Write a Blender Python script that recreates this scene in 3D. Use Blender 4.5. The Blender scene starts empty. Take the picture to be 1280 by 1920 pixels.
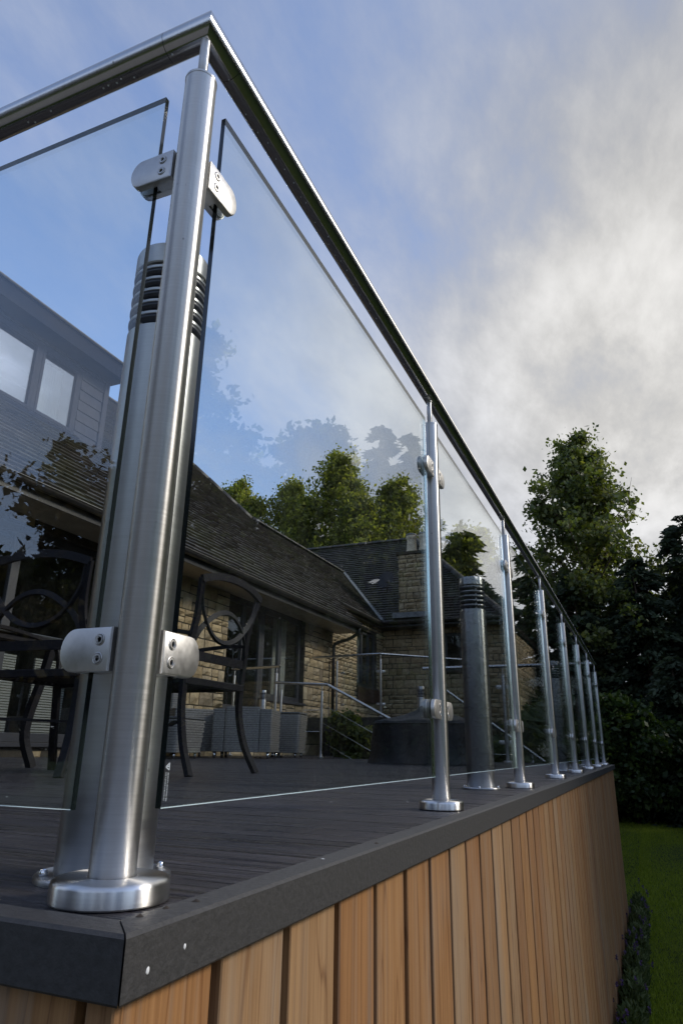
import bpy, bmesh, math, random
import numpy as np
from mathutils import Vector, Matrix
random.seed(7); rng = np.random.default_rng(7)
S = bpy.context.scene; C = S.collection
R_ = math.radians

# ---------------------------------------------------------------- camera
cam = bpy.data.cameras.new('camera'); camo = bpy.data.objects.new('camera', cam); C.objects.link(camo)
X = Vector((0.91989514, -0.11593998, -0.3746343))
Y = Vector((0.39188136, 0.30805282, 0.86690972))
Z = Vector((0.01489766, -0.94427823, 0.32881101))
right = Vector((X[0], Y[0], Z[0])); up = -Vector((X[1], Y[1], Z[1])); back = -Vector((X[2], Y[2], Z[2]))
CAM = Vector((.463, -.557, .1337))
camo.matrix_world = Matrix(((right.x, up.x, back.x, CAM.x), (right.y, up.y, back.y, CAM.y), (right.z, up.z, back.z, CAM.z), (0, 0, 0, 1)))
cam.sensor_fit = 'HORIZONTAL'; cam.sensor_width = 24; cam.lens = 23.85; cam.clip_start = .02; cam.clip_end = 2000
S.camera = camo

# ---------------------------------------------------------------- sky, sun, exposure
SUN_AZ, SUN_EL = 64, 30           # degrees right of +Y, above the horizon
w = bpy.data.worlds.new('World'); S.world = w; w.use_nodes = True
nt = w.node_tree; nt.nodes.clear()
def N(t, **k):
    n = nt.nodes.new(t)
    for a, b in k.items(): setattr(n, a, b)
    return n
L = lambda a, b: nt.links.new(a, b)
out = N('ShaderNodeOutputWorld'); bg = N('ShaderNodeBackground'); bg.inputs[1].default_value = .15
L(bg.outputs[0], out.inputs[0])
sky = N('ShaderNodeTexSky', sky_type='NISHITA'); sky.sun_disc = False
sky.sun_elevation = R_(SUN_EL); sky.sun_rotation = R_(SUN_AZ); sky.air_density = 1.0; sky.dust_density = .6; sky.ozone_density = 2.0
tc = N('ShaderNodeTexCoord'); sep = N('ShaderNodeSeparateXYZ'); L(tc.outputs['Generated'], sep.inputs[0])
def M(op, a, b=None, c=None, clamp=False):
    n = N('ShaderNodeMath', operation=op); n.use_clamp = clamp
    for i, v in enumerate((a, b, c)):
        if v is None: continue
        if isinstance(v, (int, float)): n.inputs[i].default_value = v
        else: L(v, n.inputs[i])
    return n.outputs[0]
zz = M('ADD', M('MAXIMUM', sep.outputs[2], 0.0), .22)
u = M('DIVIDE', sep.outputs[0], zz); v = M('DIVIDE', sep.outputs[1], zz)
comb = N('ShaderNodeCombineXYZ'); L(u, comb.inputs[0]); L(v, comb.inputs[1])
def noise(scale, detail, rough, off, dist=0, sc=(1, 1, 1), rot=0):
    mp = N('ShaderNodeMapping'); L(comb.outputs[0], mp.inputs[0]); mp.inputs['Location'].default_value = off
    mp.inputs['Scale'].default_value = sc; mp.inputs['Rotation'].default_value = (0, 0, rot)
    n = N('ShaderNodeTexNoise'); L(mp.outputs[0], n.inputs['Vector'])
    n.inputs['Scale'].default_value = scale; n.inputs['Detail'].default_value = detail
    n.inputs['Roughness'].default_value = rough; n.inputs['Distortion'].default_value = dist
    return n.outputs[0]
def ramp(x, a, b, lo=0., hi=1.):
    n = N('ShaderNodeMapRange', interpolation_type='SMOOTHSTEP'); L(x, n.inputs[0])
    n.inputs[1].default_value = a; n.inputs[2].default_value = b; n.inputs[3].default_value = lo; n.inputs[4].default_value = hi
    return n.outputs[0]
big = noise(.75, 3, .5, (1.7, 4.2, 0)); wisp = noise(2.1, 9, .58, (6.1, 2.3, 1), .15, (1, .6, 1), .6)
fine = noise(7.0, 9, .62, (3.1, .3, 2), .12, (1, .5, 1), .95)
# how far towards the low bright part of the sky, ahead and to the right
dt = N('ShaderNodeVectorMath', operation='DOT_PRODUCT'); L(tc.outputs['Generated'], dt.inputs[0])
cdir = Vector((math.sin(R_(14)) * math.cos(R_(20)), math.cos(R_(14)) * math.cos(R_(20)), math.sin(R_(20)))); dt.inputs[1].default_value = cdir
near = ramp(dt.outputs['Value'], .62, .98)
opp = M('MULTIPLY', ramp(sep.outputs[1], .15, -.45), ramp(sep.outputs[2], .64, .38))      # sunlit cloud opposite the low sun side
cov = M('ADD', M('MULTIPLY', big, .55), M('ADD', M('MULTIPLY', wisp, .5), M('MULTIPLY', fine, .42)))
cov = M('ADD', cov, M('ADD', M('MULTIPLY', near, .34), M('MULTIPLY', opp, .12)))
cover = ramp(cov, .55, 1.08, .16, 1.0)
bright = M('ADD', M('MULTIPLY', wisp, .85), M('MULTIPLY', fine, .72))
glow = N('ShaderNodeVectorMath', operation='DOT_PRODUCT'); L(tc.outputs['Generated'], glow.inputs[0])
gdir = Vector((math.sin(R_(9)) * math.cos(R_(30)), math.cos(R_(9)) * math.cos(R_(30)), math.sin(R_(30)))); glow.inputs[1].default_value = gdir
gl = ramp(glow.outputs['Value'], .86, 1.0)
val = M('ADD', ramp(bright, .45, 1.15, 1.9, 2.8), M('MULTIPLY', M('MULTIPLY', gl, ramp(bright, .6, 1.0)), .75))
val = M('MULTIPLY', val, ramp(sep.outputs[2], .45, .85, 1.0, .78))
val = M('MULTIPLY', val, M('ADD', 1.0, M('MULTIPLY', opp, .35)))
cc = N('ShaderNodeMix', data_type='RGBA'); cc.inputs[6].default_value = (.80, .88, 1.08, 1); cc.inputs[7].default_value = (1.0, .985, .96, 1); L(gl, cc.inputs[0])
vm = N('ShaderNodeVectorMath', operation='SCALE'); L(cc.outputs[2], vm.inputs[0]); L(val, vm.inputs['Scale'])
skm = N('ShaderNodeVectorMath', operation='MULTIPLY'); L(sky.outputs[0], skm.inputs[0]); skm.inputs[1].default_value = (.86, .93, 1.08)
mix = N('ShaderNodeMix', data_type='RGBA'); L(cover, mix.inputs[0]); L(skm.outputs[0], mix.inputs[6]); L(vm.outputs[0], mix.inputs[7])
L(mix.outputs[2], bg.inputs[0])

sl = bpy.data.lights.new('sun', 'SUN'); sl.energy = 1.5; sl.angle = R_(14); sl.color = (1, .93, .82)
so = bpy.data.objects.new('sun', sl); C.objects.link(so)
sd = Vector((math.sin(R_(SUN_AZ)) * math.cos(R_(SUN_EL)), math.cos(R_(SUN_AZ)) * math.cos(R_(SUN_EL)), math.sin(R_(SUN_EL))))
so.rotation_euler = (-sd).to_track_quat('-Z', 'Y').to_euler(); so.location = (8, 10, 20)
S.view_settings.view_transform = 'Standard'; S.view_settings.look = 'None'; S.view_settings.gamma = 1; S.view_settings.use_curve_mapping = False
S.view_settings.exposure = 0.85
S.render.engine = 'CYCLES'; S.cycles.transparent_max_bounces = 24; S.cycles.max_bounces = 10

# ---------------------------------------------------------------- materials
def mat(name):
    m = bpy.data.materials.new(name); m.use_nodes = True; n = m.node_tree; n.nodes.clear()
    o = n.nodes.new('ShaderNodeOutputMaterial'); b = n.nodes.new('ShaderNodeBsdfPrincipled'); n.links.new(b.outputs[0], o.inputs[0])
    return m, n, b, o
def lk(n, a, b): n.links.new(a, b)
def tex(n, kind, vec=None, **k):
    t = n.nodes.new(kind)
    if vec is not None: n.links.new(vec, t.inputs['Vector'])
    for a, b in k.items(): t.inputs[a.replace('_', ' ')].default_value = b
    return t
def coords(n, scale=(1, 1, 1), obj=True, rnd=False):
    t = n.nodes.new('ShaderNodeTexCoord'); mp = n.nodes.new('ShaderNodeMapping'); mp.inputs['Scale'].default_value = scale
    src = t.outputs['Object'] if obj else n.nodes.new('ShaderNodeNewGeometry').outputs['Position']
    if rnd:
        oi = n.nodes.new('ShaderNodeObjectInfo'); ml = n.nodes.new('ShaderNodeMath'); ml.operation = 'MULTIPLY'; ml.inputs[1].default_value = 37.
        lk(n, oi.outputs['Random'], ml.inputs[0])
        ad = n.nodes.new('ShaderNodeVectorMath'); ad.operation = 'ADD'; lk(n, src, ad.inputs[0]); lk(n, ml.outputs[0], ad.inputs[1]); src = ad.outputs[0]
    lk(n, src, mp.inputs[0]); return mp.outputs[0]
def cramp(n, fac, stops):
    r = n.nodes.new('ShaderNodeValToRGB'); lk(n, fac, r.inputs[0]); e = r.color_ramp.elements
    while len(e) < len(stops): e.new(.5)
    for i, (p, c) in enumerate(stops): e[i].position = p; e[i].color = (*c, 1)
    return r.outputs[0]
def bump(n, b, h, strength=.3, dist=.01):
    u = n.nodes.new('ShaderNodeBump'); u.inputs['Strength'].default_value = strength; u.inputs['Distance'].default_value = dist
    lk(n, h, u.inputs['Height']); lk(n, u.outputs[0], b.inputs['Normal']); return u
def mixc(n, fac, a, b, mode='MIX'):
    m = n.nodes.new('ShaderNodeMix'); m.data_type = 'RGBA'; m.blend_type = mode
    for i, v in ((0, fac), (6, a), (7, b)):
        if isinstance(v, (int, float)): m.inputs[i].default_value = v
        elif isinstance(v, tuple): m.inputs[i].default_value = (*v, 1)
        else: lk(n, v, m.inputs[i])
    return m.outputs[2]
def attr(n, name='tone'):
    a = n.nodes.new('ShaderNodeAttribute'); a.attribute_name = name; return a.outputs['Fac']
def rand(n): return n.nodes.new('ShaderNodeObjectInfo').outputs['Random']

def steel(name, axis='Z', rough=.24, col=(.76, .75, .735), aniso=.93):
    m, n, b, o = mat(name)
    sc = {'Z': (9, 9, 420), 'X': (420, 9, 9), 'Y': (9, 420, 9), 'R': (160, 160, 160)}[axis]
    t = tex(n, 'ShaderNodeTexNoise', coords(n, sc, obj=False), Scale=1.0, Detail=3, Roughness=.6)
    big_ = tex(n, 'ShaderNodeTexNoise', coords(n, (7, 7, 7), obj=False), Scale=1, Detail=5, Roughness=.65)
    b.inputs['Metallic'].default_value = 1
    c = mixc(n, t.outputs[0], tuple(x * .86 for x in col), tuple(min(1, x * 1.1) for x in col))
    c = mixc(n, cramp(n, big_.outputs[0], [(.45, (1, 1, 1)), (.8, (.82, .81, .79))]), (0, 0, 0), c, 'MIX') if False else mixc(n, 1.0, c, cramp(n, big_.outputs[0], [(.45, (1, 1, 1)), (.8, (.86, .85, .83))]), 'MULTIPLY')
    vo = tex(n, 'ShaderNodeTexVoronoi', coords(n, (1, 1, .6), obj=False), Scale=38.); wn = tex(n, 'ShaderNodeTexNoise', coords(n, (1, 1, 1), obj=False), Scale=7., Detail=3)
    am = n.nodes.new('ShaderNodeMath'); am.operation = 'MULTIPLY'; lk(n, cramp(n, vo.outputs['Distance'], [(.035, (.8, .8, .8)), (.06, (0, 0, 0))]), am.inputs[0]); lk(n, cramp(n, wn.outputs[0], [(.46, (0, 0, 0)), (.56, (1, 1, 1))]), am.inputs[1])
    c = mixc(n, am.outputs[0], c, (.10, .085, .07))
    lk(n, c, b.inputs['Base Color'])
    r = n.nodes.new('ShaderNodeMapRange'); lk(n, t.outputs[0], r.inputs[0]); r.inputs[3].default_value = rough * .85; r.inputs[4].default_value = rough * 1.25
    lk(n, r.outputs[0], b.inputs['Roughness'])
    if axis in 'ZXY':
        b.inputs['Anisotropic'].default_value = aniso; b.inputs['Anisotropic Rotation'].default_value = .25
        tg = n.nodes.new('ShaderNodeTangent'); tg.direction_type = 'RADIAL'; tg.axis = axis; lk(n, tg.outputs[0], b.inputs['Tangent'])
    bump(n, b, t.outputs[0], .05, .001)
    return m
m_steel = steel('brushed_steel_upright', 'Z', .42); m_steelX = steel('brushed_steel_rail_across', 'X', .23, (.6, .59, .575)); m_steelY = steel('brushed_steel_rail_along', 'Y', .23, (.6, .59, .575))
m_clamp = steel('satin_cast_steel', 'R', .42, (.55, .54, .52)); m_disc = steel('brushed_steel_cover', 'Z', .3)
m_bol = steel('matt_steel_bollard', 'Z', .42, (.64, .645, .65), .9)
m_bright = steel('polished_steel', 'R', .12, (.7, .7, .7))

def simple(name, col, rough=.5, metal=0, nscale=0, namt=.3, bmp=0, spec=.5, sc=(1, 1, 1)):
    m, n, b, o = mat(name)
    b.inputs['Roughness'].default_value = rough; b.inputs['Metallic'].default_value = metal; b.inputs['Specular IOR Level'].default_value = spec
    if nscale:
        t = tex(n, 'ShaderNodeTexNoise', coords(n, sc, obj=False), Scale=nscale, Detail=6, Roughness=.6)
        lk(n, cramp(n, t.outputs[0], [(.3, tuple(c * (1 - namt) for c in col)), (.7, tuple(min(1, c * (1 + namt)) for c in col))]), b.inputs['Base Color'])
        if bmp: bump(n, b, t.outputs[0], bmp, .005)
    else: b.inputs['Base Color'].default_value = (*col, 1)
    return m
m_rubber = simple('black_rubber', (.012, .012, .012), .6)
m_hole = simple('dark_socket', (.01, .01, .01), .4, .5)
m_chair = simple('dark_cast_aluminium', (.014, .013, .016), .5, .0, 60, .3, .1, .15)
m_table = simple('dark_table_glass', (.05, .052, .05), .12, 0, 5, .2)
m_cover = simple('black_cover_fabric', (.007, .007, .008), .62, 0, 40, .4, .3)
m_soffit = simple('painted_soffit', (.34, .29, .22), .7, 0, 6, .12)
m_gutter = simple('dark_gutter', (.030, .028, .027), .35, 0, 20, .3)
m_gutlip = simple('weathered_gutter_lip', (.11, .10, .09), .45, 0, 20, .4)
m_frame = simple('dark_window_frame', (.045, .045, .05), .45)
m_grey = simple('grey_painted_board', (.045, .045, .056), .8, 0, 14, .12, .08, .1)
m_greyd = simple('dark_grey_fascia', (.010, .011, .018), .8, 0, 10, .15, 0, .08)
m_winf = simple('grey_window_frame', (.028, .029, .040), .8, spec=.1)
m_curtain = simple('pale_curtain', (.48, .46, .42), .9, 0, 3, .15, 0, .5, (1, 12, .3))
m_blind = simple('pale_blind', (.40, .38, .35), .8)
m_room = simple('dark_room', (.016, .014, .013), .9)
m_brownsill = simple('brown_timber_panel', (.075, .038, .024), .6, 0, 14, .3, .1)
m_pot = simple('buff_chimney_pot', (.62, .52, .37), .8, 0, 12, .22, .2)
m_lead = simple('lead_flashing', (.17, .18, .185), .5, 0, 9, .25, .2)
m_dish = simple('grey_satellite_dish', (.06, .06, .066), .85, 0, 10, .1, 0, .1)
m_wood_dark = simple('dark_deck_frame', (.03, .027, .025), .8, 0, 10, .3, .2)
m_bark = simple('tree_bark', (.075, .055, .04), .95, 0, 9, .4, .6, .2, (3, 3, 1))
m_soil = simple('bare_soil', (.03, .022, .016), 1, 0, 12, .5, .5)
m_fleck = simple('bird_dropping_white', (.72, .72, .70), .6)
m_etch = simple('etched_glass_mark', (.55, .6, .62), .7)
m_led = simple('dark_louvre_inside', (.03, .03, .032), .5)
m_cup = simple('louvre_cup_dark_reflection', (.035, .038, .05), .3)  # dark deck reflection on the louvre cups is put into the colour
m_lens = simple('frosted_bollard_tube', (.25, .26, .28), .25)

# deck board: charcoal composite, embossed grain along X
def grain(name, c0, c1, axis=0, rough=(.42, .7), bs=.5, bd=.004, spec=.5):
    m, n, b, o = mat(name)
    sc = [28, 28, 28]; sc[axis] = 1.1
    v = coords(n, tuple(sc), obj=False, rnd=True)
    t = tex(n, 'ShaderNodeTexNoise', v, Scale=1.6, Detail=7, Roughness=.68, Distortion=.6)
    sc2 = [120, 120, 120]; sc2[axis] = 4
    t2 = tex(n, 'ShaderNodeTexNoise', coords(n, tuple(sc2), obj=False, rnd=True), Scale=1.3, Detail=4, Roughness=.6)
    tm = n.nodes.new('ShaderNodeMath'); tm.operation = 'MULTIPLY_ADD'; lk(n, t2.outputs[0], tm.inputs[0]); tm.inputs[1].default_value = .8; tm.inputs[2].default_value = -.4
    ta = n.nodes.new('ShaderNodeMath'); ta.operation = 'ADD'; lk(n, tm.outputs[0], ta.inputs[0]); lk(n, t.outputs[0], ta.inputs[1])
    col = cramp(n, ta.outputs[0], [(.32, c0), (.68, c1)])
    r_ = n.nodes.new('ShaderNodeMapRange'); lk(n, rand(n), r_.inputs[0]); r_.inputs[3].default_value = .75; r_.inputs[4].default_value = 1.25
    vs = n.nodes.new('ShaderNodeVectorMath'); vs.operation = 'SCALE'; lk(n, col, vs.inputs[0]); lk(n, r_.outputs[0], vs.inputs['Scale'])
    lk(n, vs.outputs[0], b.inputs['Base Color'])
    rr = n.nodes.new('ShaderNodeMapRange'); lk(n, t.outputs[0], rr.inputs[0]); rr.inputs[1].default_value = .3; rr.inputs[2].default_value = .7; rr.inputs[3].default_value = rough[0]; rr.inputs[4].default_value = rough[1]
    lk(n, rr.outputs[0], b.inputs['Roughness']); b.inputs['Specular IOR Level'].default_value = spec
    ad = n.nodes.new('ShaderNodeMath'); ad.operation = 'MULTIPLY_ADD'; lk(n, t2.outputs[0], ad.inputs[0]); ad.inputs[1].default_value = .5; lk(n, t.outputs[0], ad.inputs[2])
    bump(n, b, ad.outputs[0], bs, bd)
    return m
m_deck = grain('charcoal_composite_board', (.013, .011, .013), (.066, .058, .064), 0, (.16, .55), 1.0, .03)
m_fasc = simple('charcoal_composite_edging', (.036, .034, .033), .6, 0, 130, .25, .25)
# cedar: per board hue, growth lines along Z
m_cedar, n, b, o = mat('western_red_cedar')
v = coords(n, (1, 1, .055), obj=False, rnd=True)
wv = tex(n, 'ShaderNodeTexNoise', v, Scale=9, Detail=3, Roughness=.5, Distortion=.3)
sm = n.nodes.new('ShaderNodeMath'); sm.operation = 'MULTIPLY'; lk(n, wv.outputs[0], sm.inputs[0]); sm.inputs[1].default_value = 14
fr = n.nodes.new('ShaderNodeMath'); fr.operation = 'PINGPONG'; lk(n, sm.outputs[0], fr.inputs[0]); fr.inputs[1].default_value = .5
fine_ = tex(n, 'ShaderNodeTexNoise', coords(n, (170, 170, 3.), obj=False, rnd=True), Scale=1, Detail=5, Roughness=.65)
stn = tex(n, 'ShaderNodeTexNoise', coords(n, (5, 5, 1.4), obj=False, rnd=True), Scale=1.2, Detail=4, Roughness=.6)
base = cramp(n, rand(n), [(0., (.35, .17, .062)), (.25, (.37, .20, .082)), (.5, (.30, .14, .05)), (.72, (.39, .225, .10)), (.88, (.34, .205, .10)), (1., (.27, .12, .044))])
dark = mixc(n, 1., base, (.48, .38, .32), 'MULTIPLY')
c1 = mixc(n, cramp(n, fr.outputs[0], [(.0, (0, 0, 0)), (.42, (.18, .18, .18)), (.5, (.85, .85, .85))]), base, dark)
c2 = mixc(n, cramp(n, fine_.outputs[0], [(.38, (0, 0, 0)), (.7, (.7, .7, .7))]), c1, mixc(n, 1., c1, (.5, .42, .36), 'MULTIPLY'))
c3 = mixc(n, cramp(n, stn.outputs[0], [(.5, (0, 0, 0)), (.78, (.5, .5, .5))]), c2, (.30, .25, .19))
kn = tex(n, 'ShaderNodeTexVoronoi', coords(n, (1, 1, .42), obj=False, rnd=True), Scale=4.5)
c4 = mixc(n, cramp(n, kn.outputs[0], [(.035, (.8, .8, .8)), (.07, (0, 0, 0))]), c3, (.11, .045, .02))
ws = tex(n, 'ShaderNodeTexNoise', coords(n, (60, 60, .9), obj=False, rnd=True), Scale=1, Detail=4, Roughness=.6)
c5 = mixc(n, cramp(n, ws.outputs[0], [(.52, (0, 0, 0)), (.8, (.55, .55, .55))]), c4, (.26, .215, .165))
lk(n, c5, b.inputs['Base Color']); b.inputs['Roughness'].default_value = .62; b.inputs['Specular IOR Level'].default_value = .35
bump(n, b, fine_.outputs[0], .25, .002)

# glass pane: clear sheet, reflections by Fresnel on both faces
def pane_mat(name, tint, ior=1.52):
    m = bpy.data.materials.new(name); m.use_nodes = True; n = m.node_tree; n.nodes.clear()
    o = n.nodes.new('ShaderNodeOutputMaterial'); mx = n.nodes.new('ShaderNodeMixShader'); tr = n.nodes.new('ShaderNodeBsdfTransparent'); gl_ = n.nodes.new('ShaderNodeBsdfGlossy')
    tr.inputs[0].default_value = (*tint, 1); gl_.inputs['Roughness'].default_value = 0.0; gl_.inputs[0].default_value = (1, 1, 1, 1)
    f_ = n.nodes.new('ShaderNodeFresnel'); g = n.nodes.new('ShaderNodeNewGeometry'); mr = n.nodes.new('ShaderNodeMapRange')
    lk(n, g.outputs['Backfacing'], mr.inputs[0]); mr.inputs[3].default_value = ior; mr.inputs[4].default_value = 1 / ior
    lk(n, mr.outputs[0], f_.inputs[0]); lk(n, f_.outputs[0], mx.inputs[0]); lk(n, tr.outputs[0], mx.inputs[1]); lk(n, gl_.outputs[0], mx.inputs[2])
    df = n.nodes.new('ShaderNodeBsdfDiffuse'); df.inputs[0].default_value = (.7, .7, .68, 1); m2 = n.nodes.new('ShaderNodeMixShader')
    d1 = tex(n, 'ShaderNodeTexNoise', coords(n, (1.5, 1.5, .7), obj=False), Scale=3.2, Detail=7, Roughness=.7, Distortion=1.2); d2 = tex(n, 'ShaderNodeTexVoronoi', coords(n, (1, 1, 1), obj=False), Scale=16.)
    ad = n.nodes.new('ShaderNodeMath'); ad.operation = 'ADD'; lk(n, cramp(n, d1.outputs[0], [(.45, (.0, .0, .0)), (.8, (.009, .009, .009))]), ad.inputs[0]); lk(n, cramp(n, d2.outputs['Distance'], [(.016, (.09, .09, .09)), (.028, (0, 0, 0))]), ad.inputs[1])
    lk(n, ad.outputs[0], m2.inputs[0]); lk(n, mx.outputs[0], m2.inputs[1]); lk(n, df.outputs[0], m2.inputs[2]); lk(n, m2.outputs[0], o.inputs[0])
    return m
m_glass = pane_mat('clear_toughened_glass', (.945, .965, .955))
m_wglass = pane_mat('window_glass', (.9, .92, .91)); m_coat = pane_mat('coated_window_glass', (.85, .88, .88), 3.4)
m_gedge, n, b, o = mat('green_glass_edge'); b.inputs['Base Color'].default_value = (.010, .015, .016, 1); b.inputs['Roughness'].default_value = .12; b.inputs['Specular IOR Level'].default_value = .6
gi = n.nodes.new('ShaderNodeBsdfGlossy'); gi.inputs[0].default_value = (.78, .9, .86, 1); gi.inputs['Roughness'].default_value = .12; me_ = n.nodes.new('ShaderNodeMixShader'); lk(n, n.nodes.new('ShaderNodeNewGeometry').outputs['Backfacing'], me_.inputs[0]); lk(n, b.outputs[0], me_.inputs[1]); lk(n, gi.outputs[0], me_.inputs[2]); lk(n, me_.outputs[0], o.inputs[0])

m_gbot, n, b, o = mat('ground_glass_lower_edge'); b.inputs['Base Color'].default_value = (.02, .03, .03, 1); b.inputs['Roughness'].default_value = .3
gi = n.nodes.new('ShaderNodeBsdfDiffuse'); gi.inputs[0].default_value = (.74, .84, .82, 1); me_ = n.nodes.new('ShaderNodeMixShader'); lk(n, n.nodes.new('ShaderNodeNewGeometry').outputs['Backfacing'], me_.inputs[0]); lk(n, b.outputs[0], me_.inputs[1]); lk(n, gi.outputs[0], me_.inputs[2]); lk(n, me_.outputs[0], o.inputs[0])

# stone and tiles carry a per piece 'tone'
m_stone, n, b, o = mat('honey_sandstone')
t = tex(n, 'ShaderNodeTexNoise', coords(n, (1, 1, 1), obj=False), Scale=14, Detail=7, Roughness=.65)
t2 = tex(n, 'ShaderNodeTexNoise', coords(n, (1, 1, 1), obj=False), Scale=1.1, Detail=4, Roughness=.6)
ca = cramp(n, attr(n), [(0, (.34, .25, .135)), (.3, (.50, .39, .225)), (.6, (.40, .31, .185)), (.85, (.60, .49, .31)), (1, (.27, .21, .14))])
cb = mixc(n, cramp(n, t.outputs[0], [(.35, (0, 0, 0)), (.7, (.75, .75, .75))]), ca, mixc(n, 1., ca, (.55, .5, .45), 'MULTIPLY'))
cd = mixc(n, cramp(n, t2.outputs[0], [(.5, (0, 0, 0)), (.72, (.45, .45, .45))]), cb, (.09, .085, .05))
lk(n, cd, b.inputs['Base Color']); b.inputs['Roughness'].default_value = .95; bump(n, b, t.outputs[0], .8, .02)
m_mortar = simple('grey_mortar', (.055, .045, .032), 1, 0, 20, .3, .4)
m_tile, n, b, o = mat('weathered_stone_tile')
t = tex(n, 'ShaderNodeTexNoise', coords(n, (1, 1, 1), obj=False), Scale=9, Detail=8, Roughness=.7)
t2 = tex(n, 'ShaderNodeTexNoise', coords(n, (1, 1, 1), obj=False), Scale=.8, Detail=5, Roughness=.6)
t3 = tex(n, 'ShaderNodeTexVoronoi', coords(n, (1, 1, 1), obj=False), Scale=13)
ca = cramp(n, attr(n), [(0, (.018, .015, .014)), (.5, (.036, .030, .027)), (1, (.075, .064, .056))])
cb = mixc(n, cramp(n, t.outputs[0], [(.45, (0, 0, 0)), (.75, (.8, .8, .8))]), ca, (.050, .045, .036))
cm = mixc(n, cramp(n, t2.outputs[0], [(.48, (0, 0, 0)), (.7, (.7, .7, .7))]), cb, (.050, .052, .022))
cl = mixc(n, cramp(n, t3.outputs[0], [(.0, (.9, .9, .9)), (.09, (0, 0, 0))]), cm, (.26, .25, .21))
lk(n, cl, b.inputs['Base Color']); b.inputs['Roughness'].default_value = .55; bump(n, b, t.outputs[0], .5, .01)

def leaf_mat(name, cols, rough=.5, trans=.35, spec=.4):
    m, n, b, o = mat(name)
    c = cramp(n, attr(n), cols)
    lk(n, c, b.inputs['Base Color']); b.inputs['Roughness'].default_value = rough; b.inputs['Specular IOR Level'].default_value = spec
    tr = n.nodes.new('ShaderNodeBsdfTranslucent'); tc_ = mixc(n, 1., c, (1.5, 1.6, .5), 'MULTIPLY'); lk(n, tc_, tr.inputs[0])
    mx = n.nodes.new('ShaderNodeMixShader'); mx.inputs[0].default_value = trans; lk(n, b.outputs[0], mx.inputs[1]); lk(n, tr.outputs[0], mx.inputs[2]); lk(n, mx.outputs[0], o.inputs[0])
    return m
lf_ash = leaf_mat('ash_leaf', [(0, (.036, .054, .018)), (.5, (.088, .108, .034)), (1, (.18, .18, .06))], trans=.45)
lf_birch = leaf_mat('birch_leaf', [(0, (.05, .07, .014)), (.5, (.19, .20, .055)), (1, (.34, .31, .10))], trans=.65)
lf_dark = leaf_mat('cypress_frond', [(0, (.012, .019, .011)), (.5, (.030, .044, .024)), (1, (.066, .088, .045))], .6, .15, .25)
lf_copper = leaf_mat('copper_leaf', [(0, (.03, .02, .010)), (.5, (.07, .05, .018)), (1, (.09, .085, .02))], .6, .3)
lf_laurel = leaf_mat('laurel_leaf', [(0, (.014, .028, .008)), (.5, (.030, .055, .014)), (1, (.07, .10, .022))], .5, .3, .3)
lf_grass = leaf_mat('grass_blade', [(0, (.11, .145, .010)), (.5, (.19, .25, .016)), (1, (.28, .33, .05))], .6, .3, .2)
lf_lav = leaf_mat('lavender_leaf', [(0, (.04, .06, .018)), (.5, (.075, .10, .035)), (1, (.14, .165, .08))], .8, .2, .2)
lf_lavf = leaf_mat('lavender_flower', [(0, (.06, .035, .11)), (1, (.13, .08, .2))], .8, .2, .2)
m_lawn = simple('lawn_turf', (.04, .055, .012), .95, 0, 7, .35, .4, .1)
# woven rattan
m_wick, n, b, o = mat('grey_woven_rattan')
v = coords(n, (1, 1, 1), obj=True)
br = n.nodes.new('ShaderNodeTexWave'); br.wave_type = 'BANDS'; br.bands_direction = 'Z'; lk(n, v, br.inputs['Vector']); br.inputs['Scale'].default_value = 14; br.inputs['Distortion'].default_value = .6
ns = tex(n, 'ShaderNodeTexNoise', v, Scale=60, Detail=2)
lk(n, cramp(n, br.outputs[0], [(.1, (.05, .048, .045)), (.8, (.16, .155, .15))]), b.inputs['Base Color']); b.inputs['Roughness'].default_value = .55
ad = n.nodes.new('ShaderNodeMath'); ad.operation = 'ADD'; lk(n, br.outputs[0], ad.inputs[0]); lk(n, ns.outputs[0], ad.inputs[1]); bump(n, b, ad.outputs[0], .5, .006)
m_strand = simple('rattan_strand', (.24, .225, .20), .5, 0, 60, .35)

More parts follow.
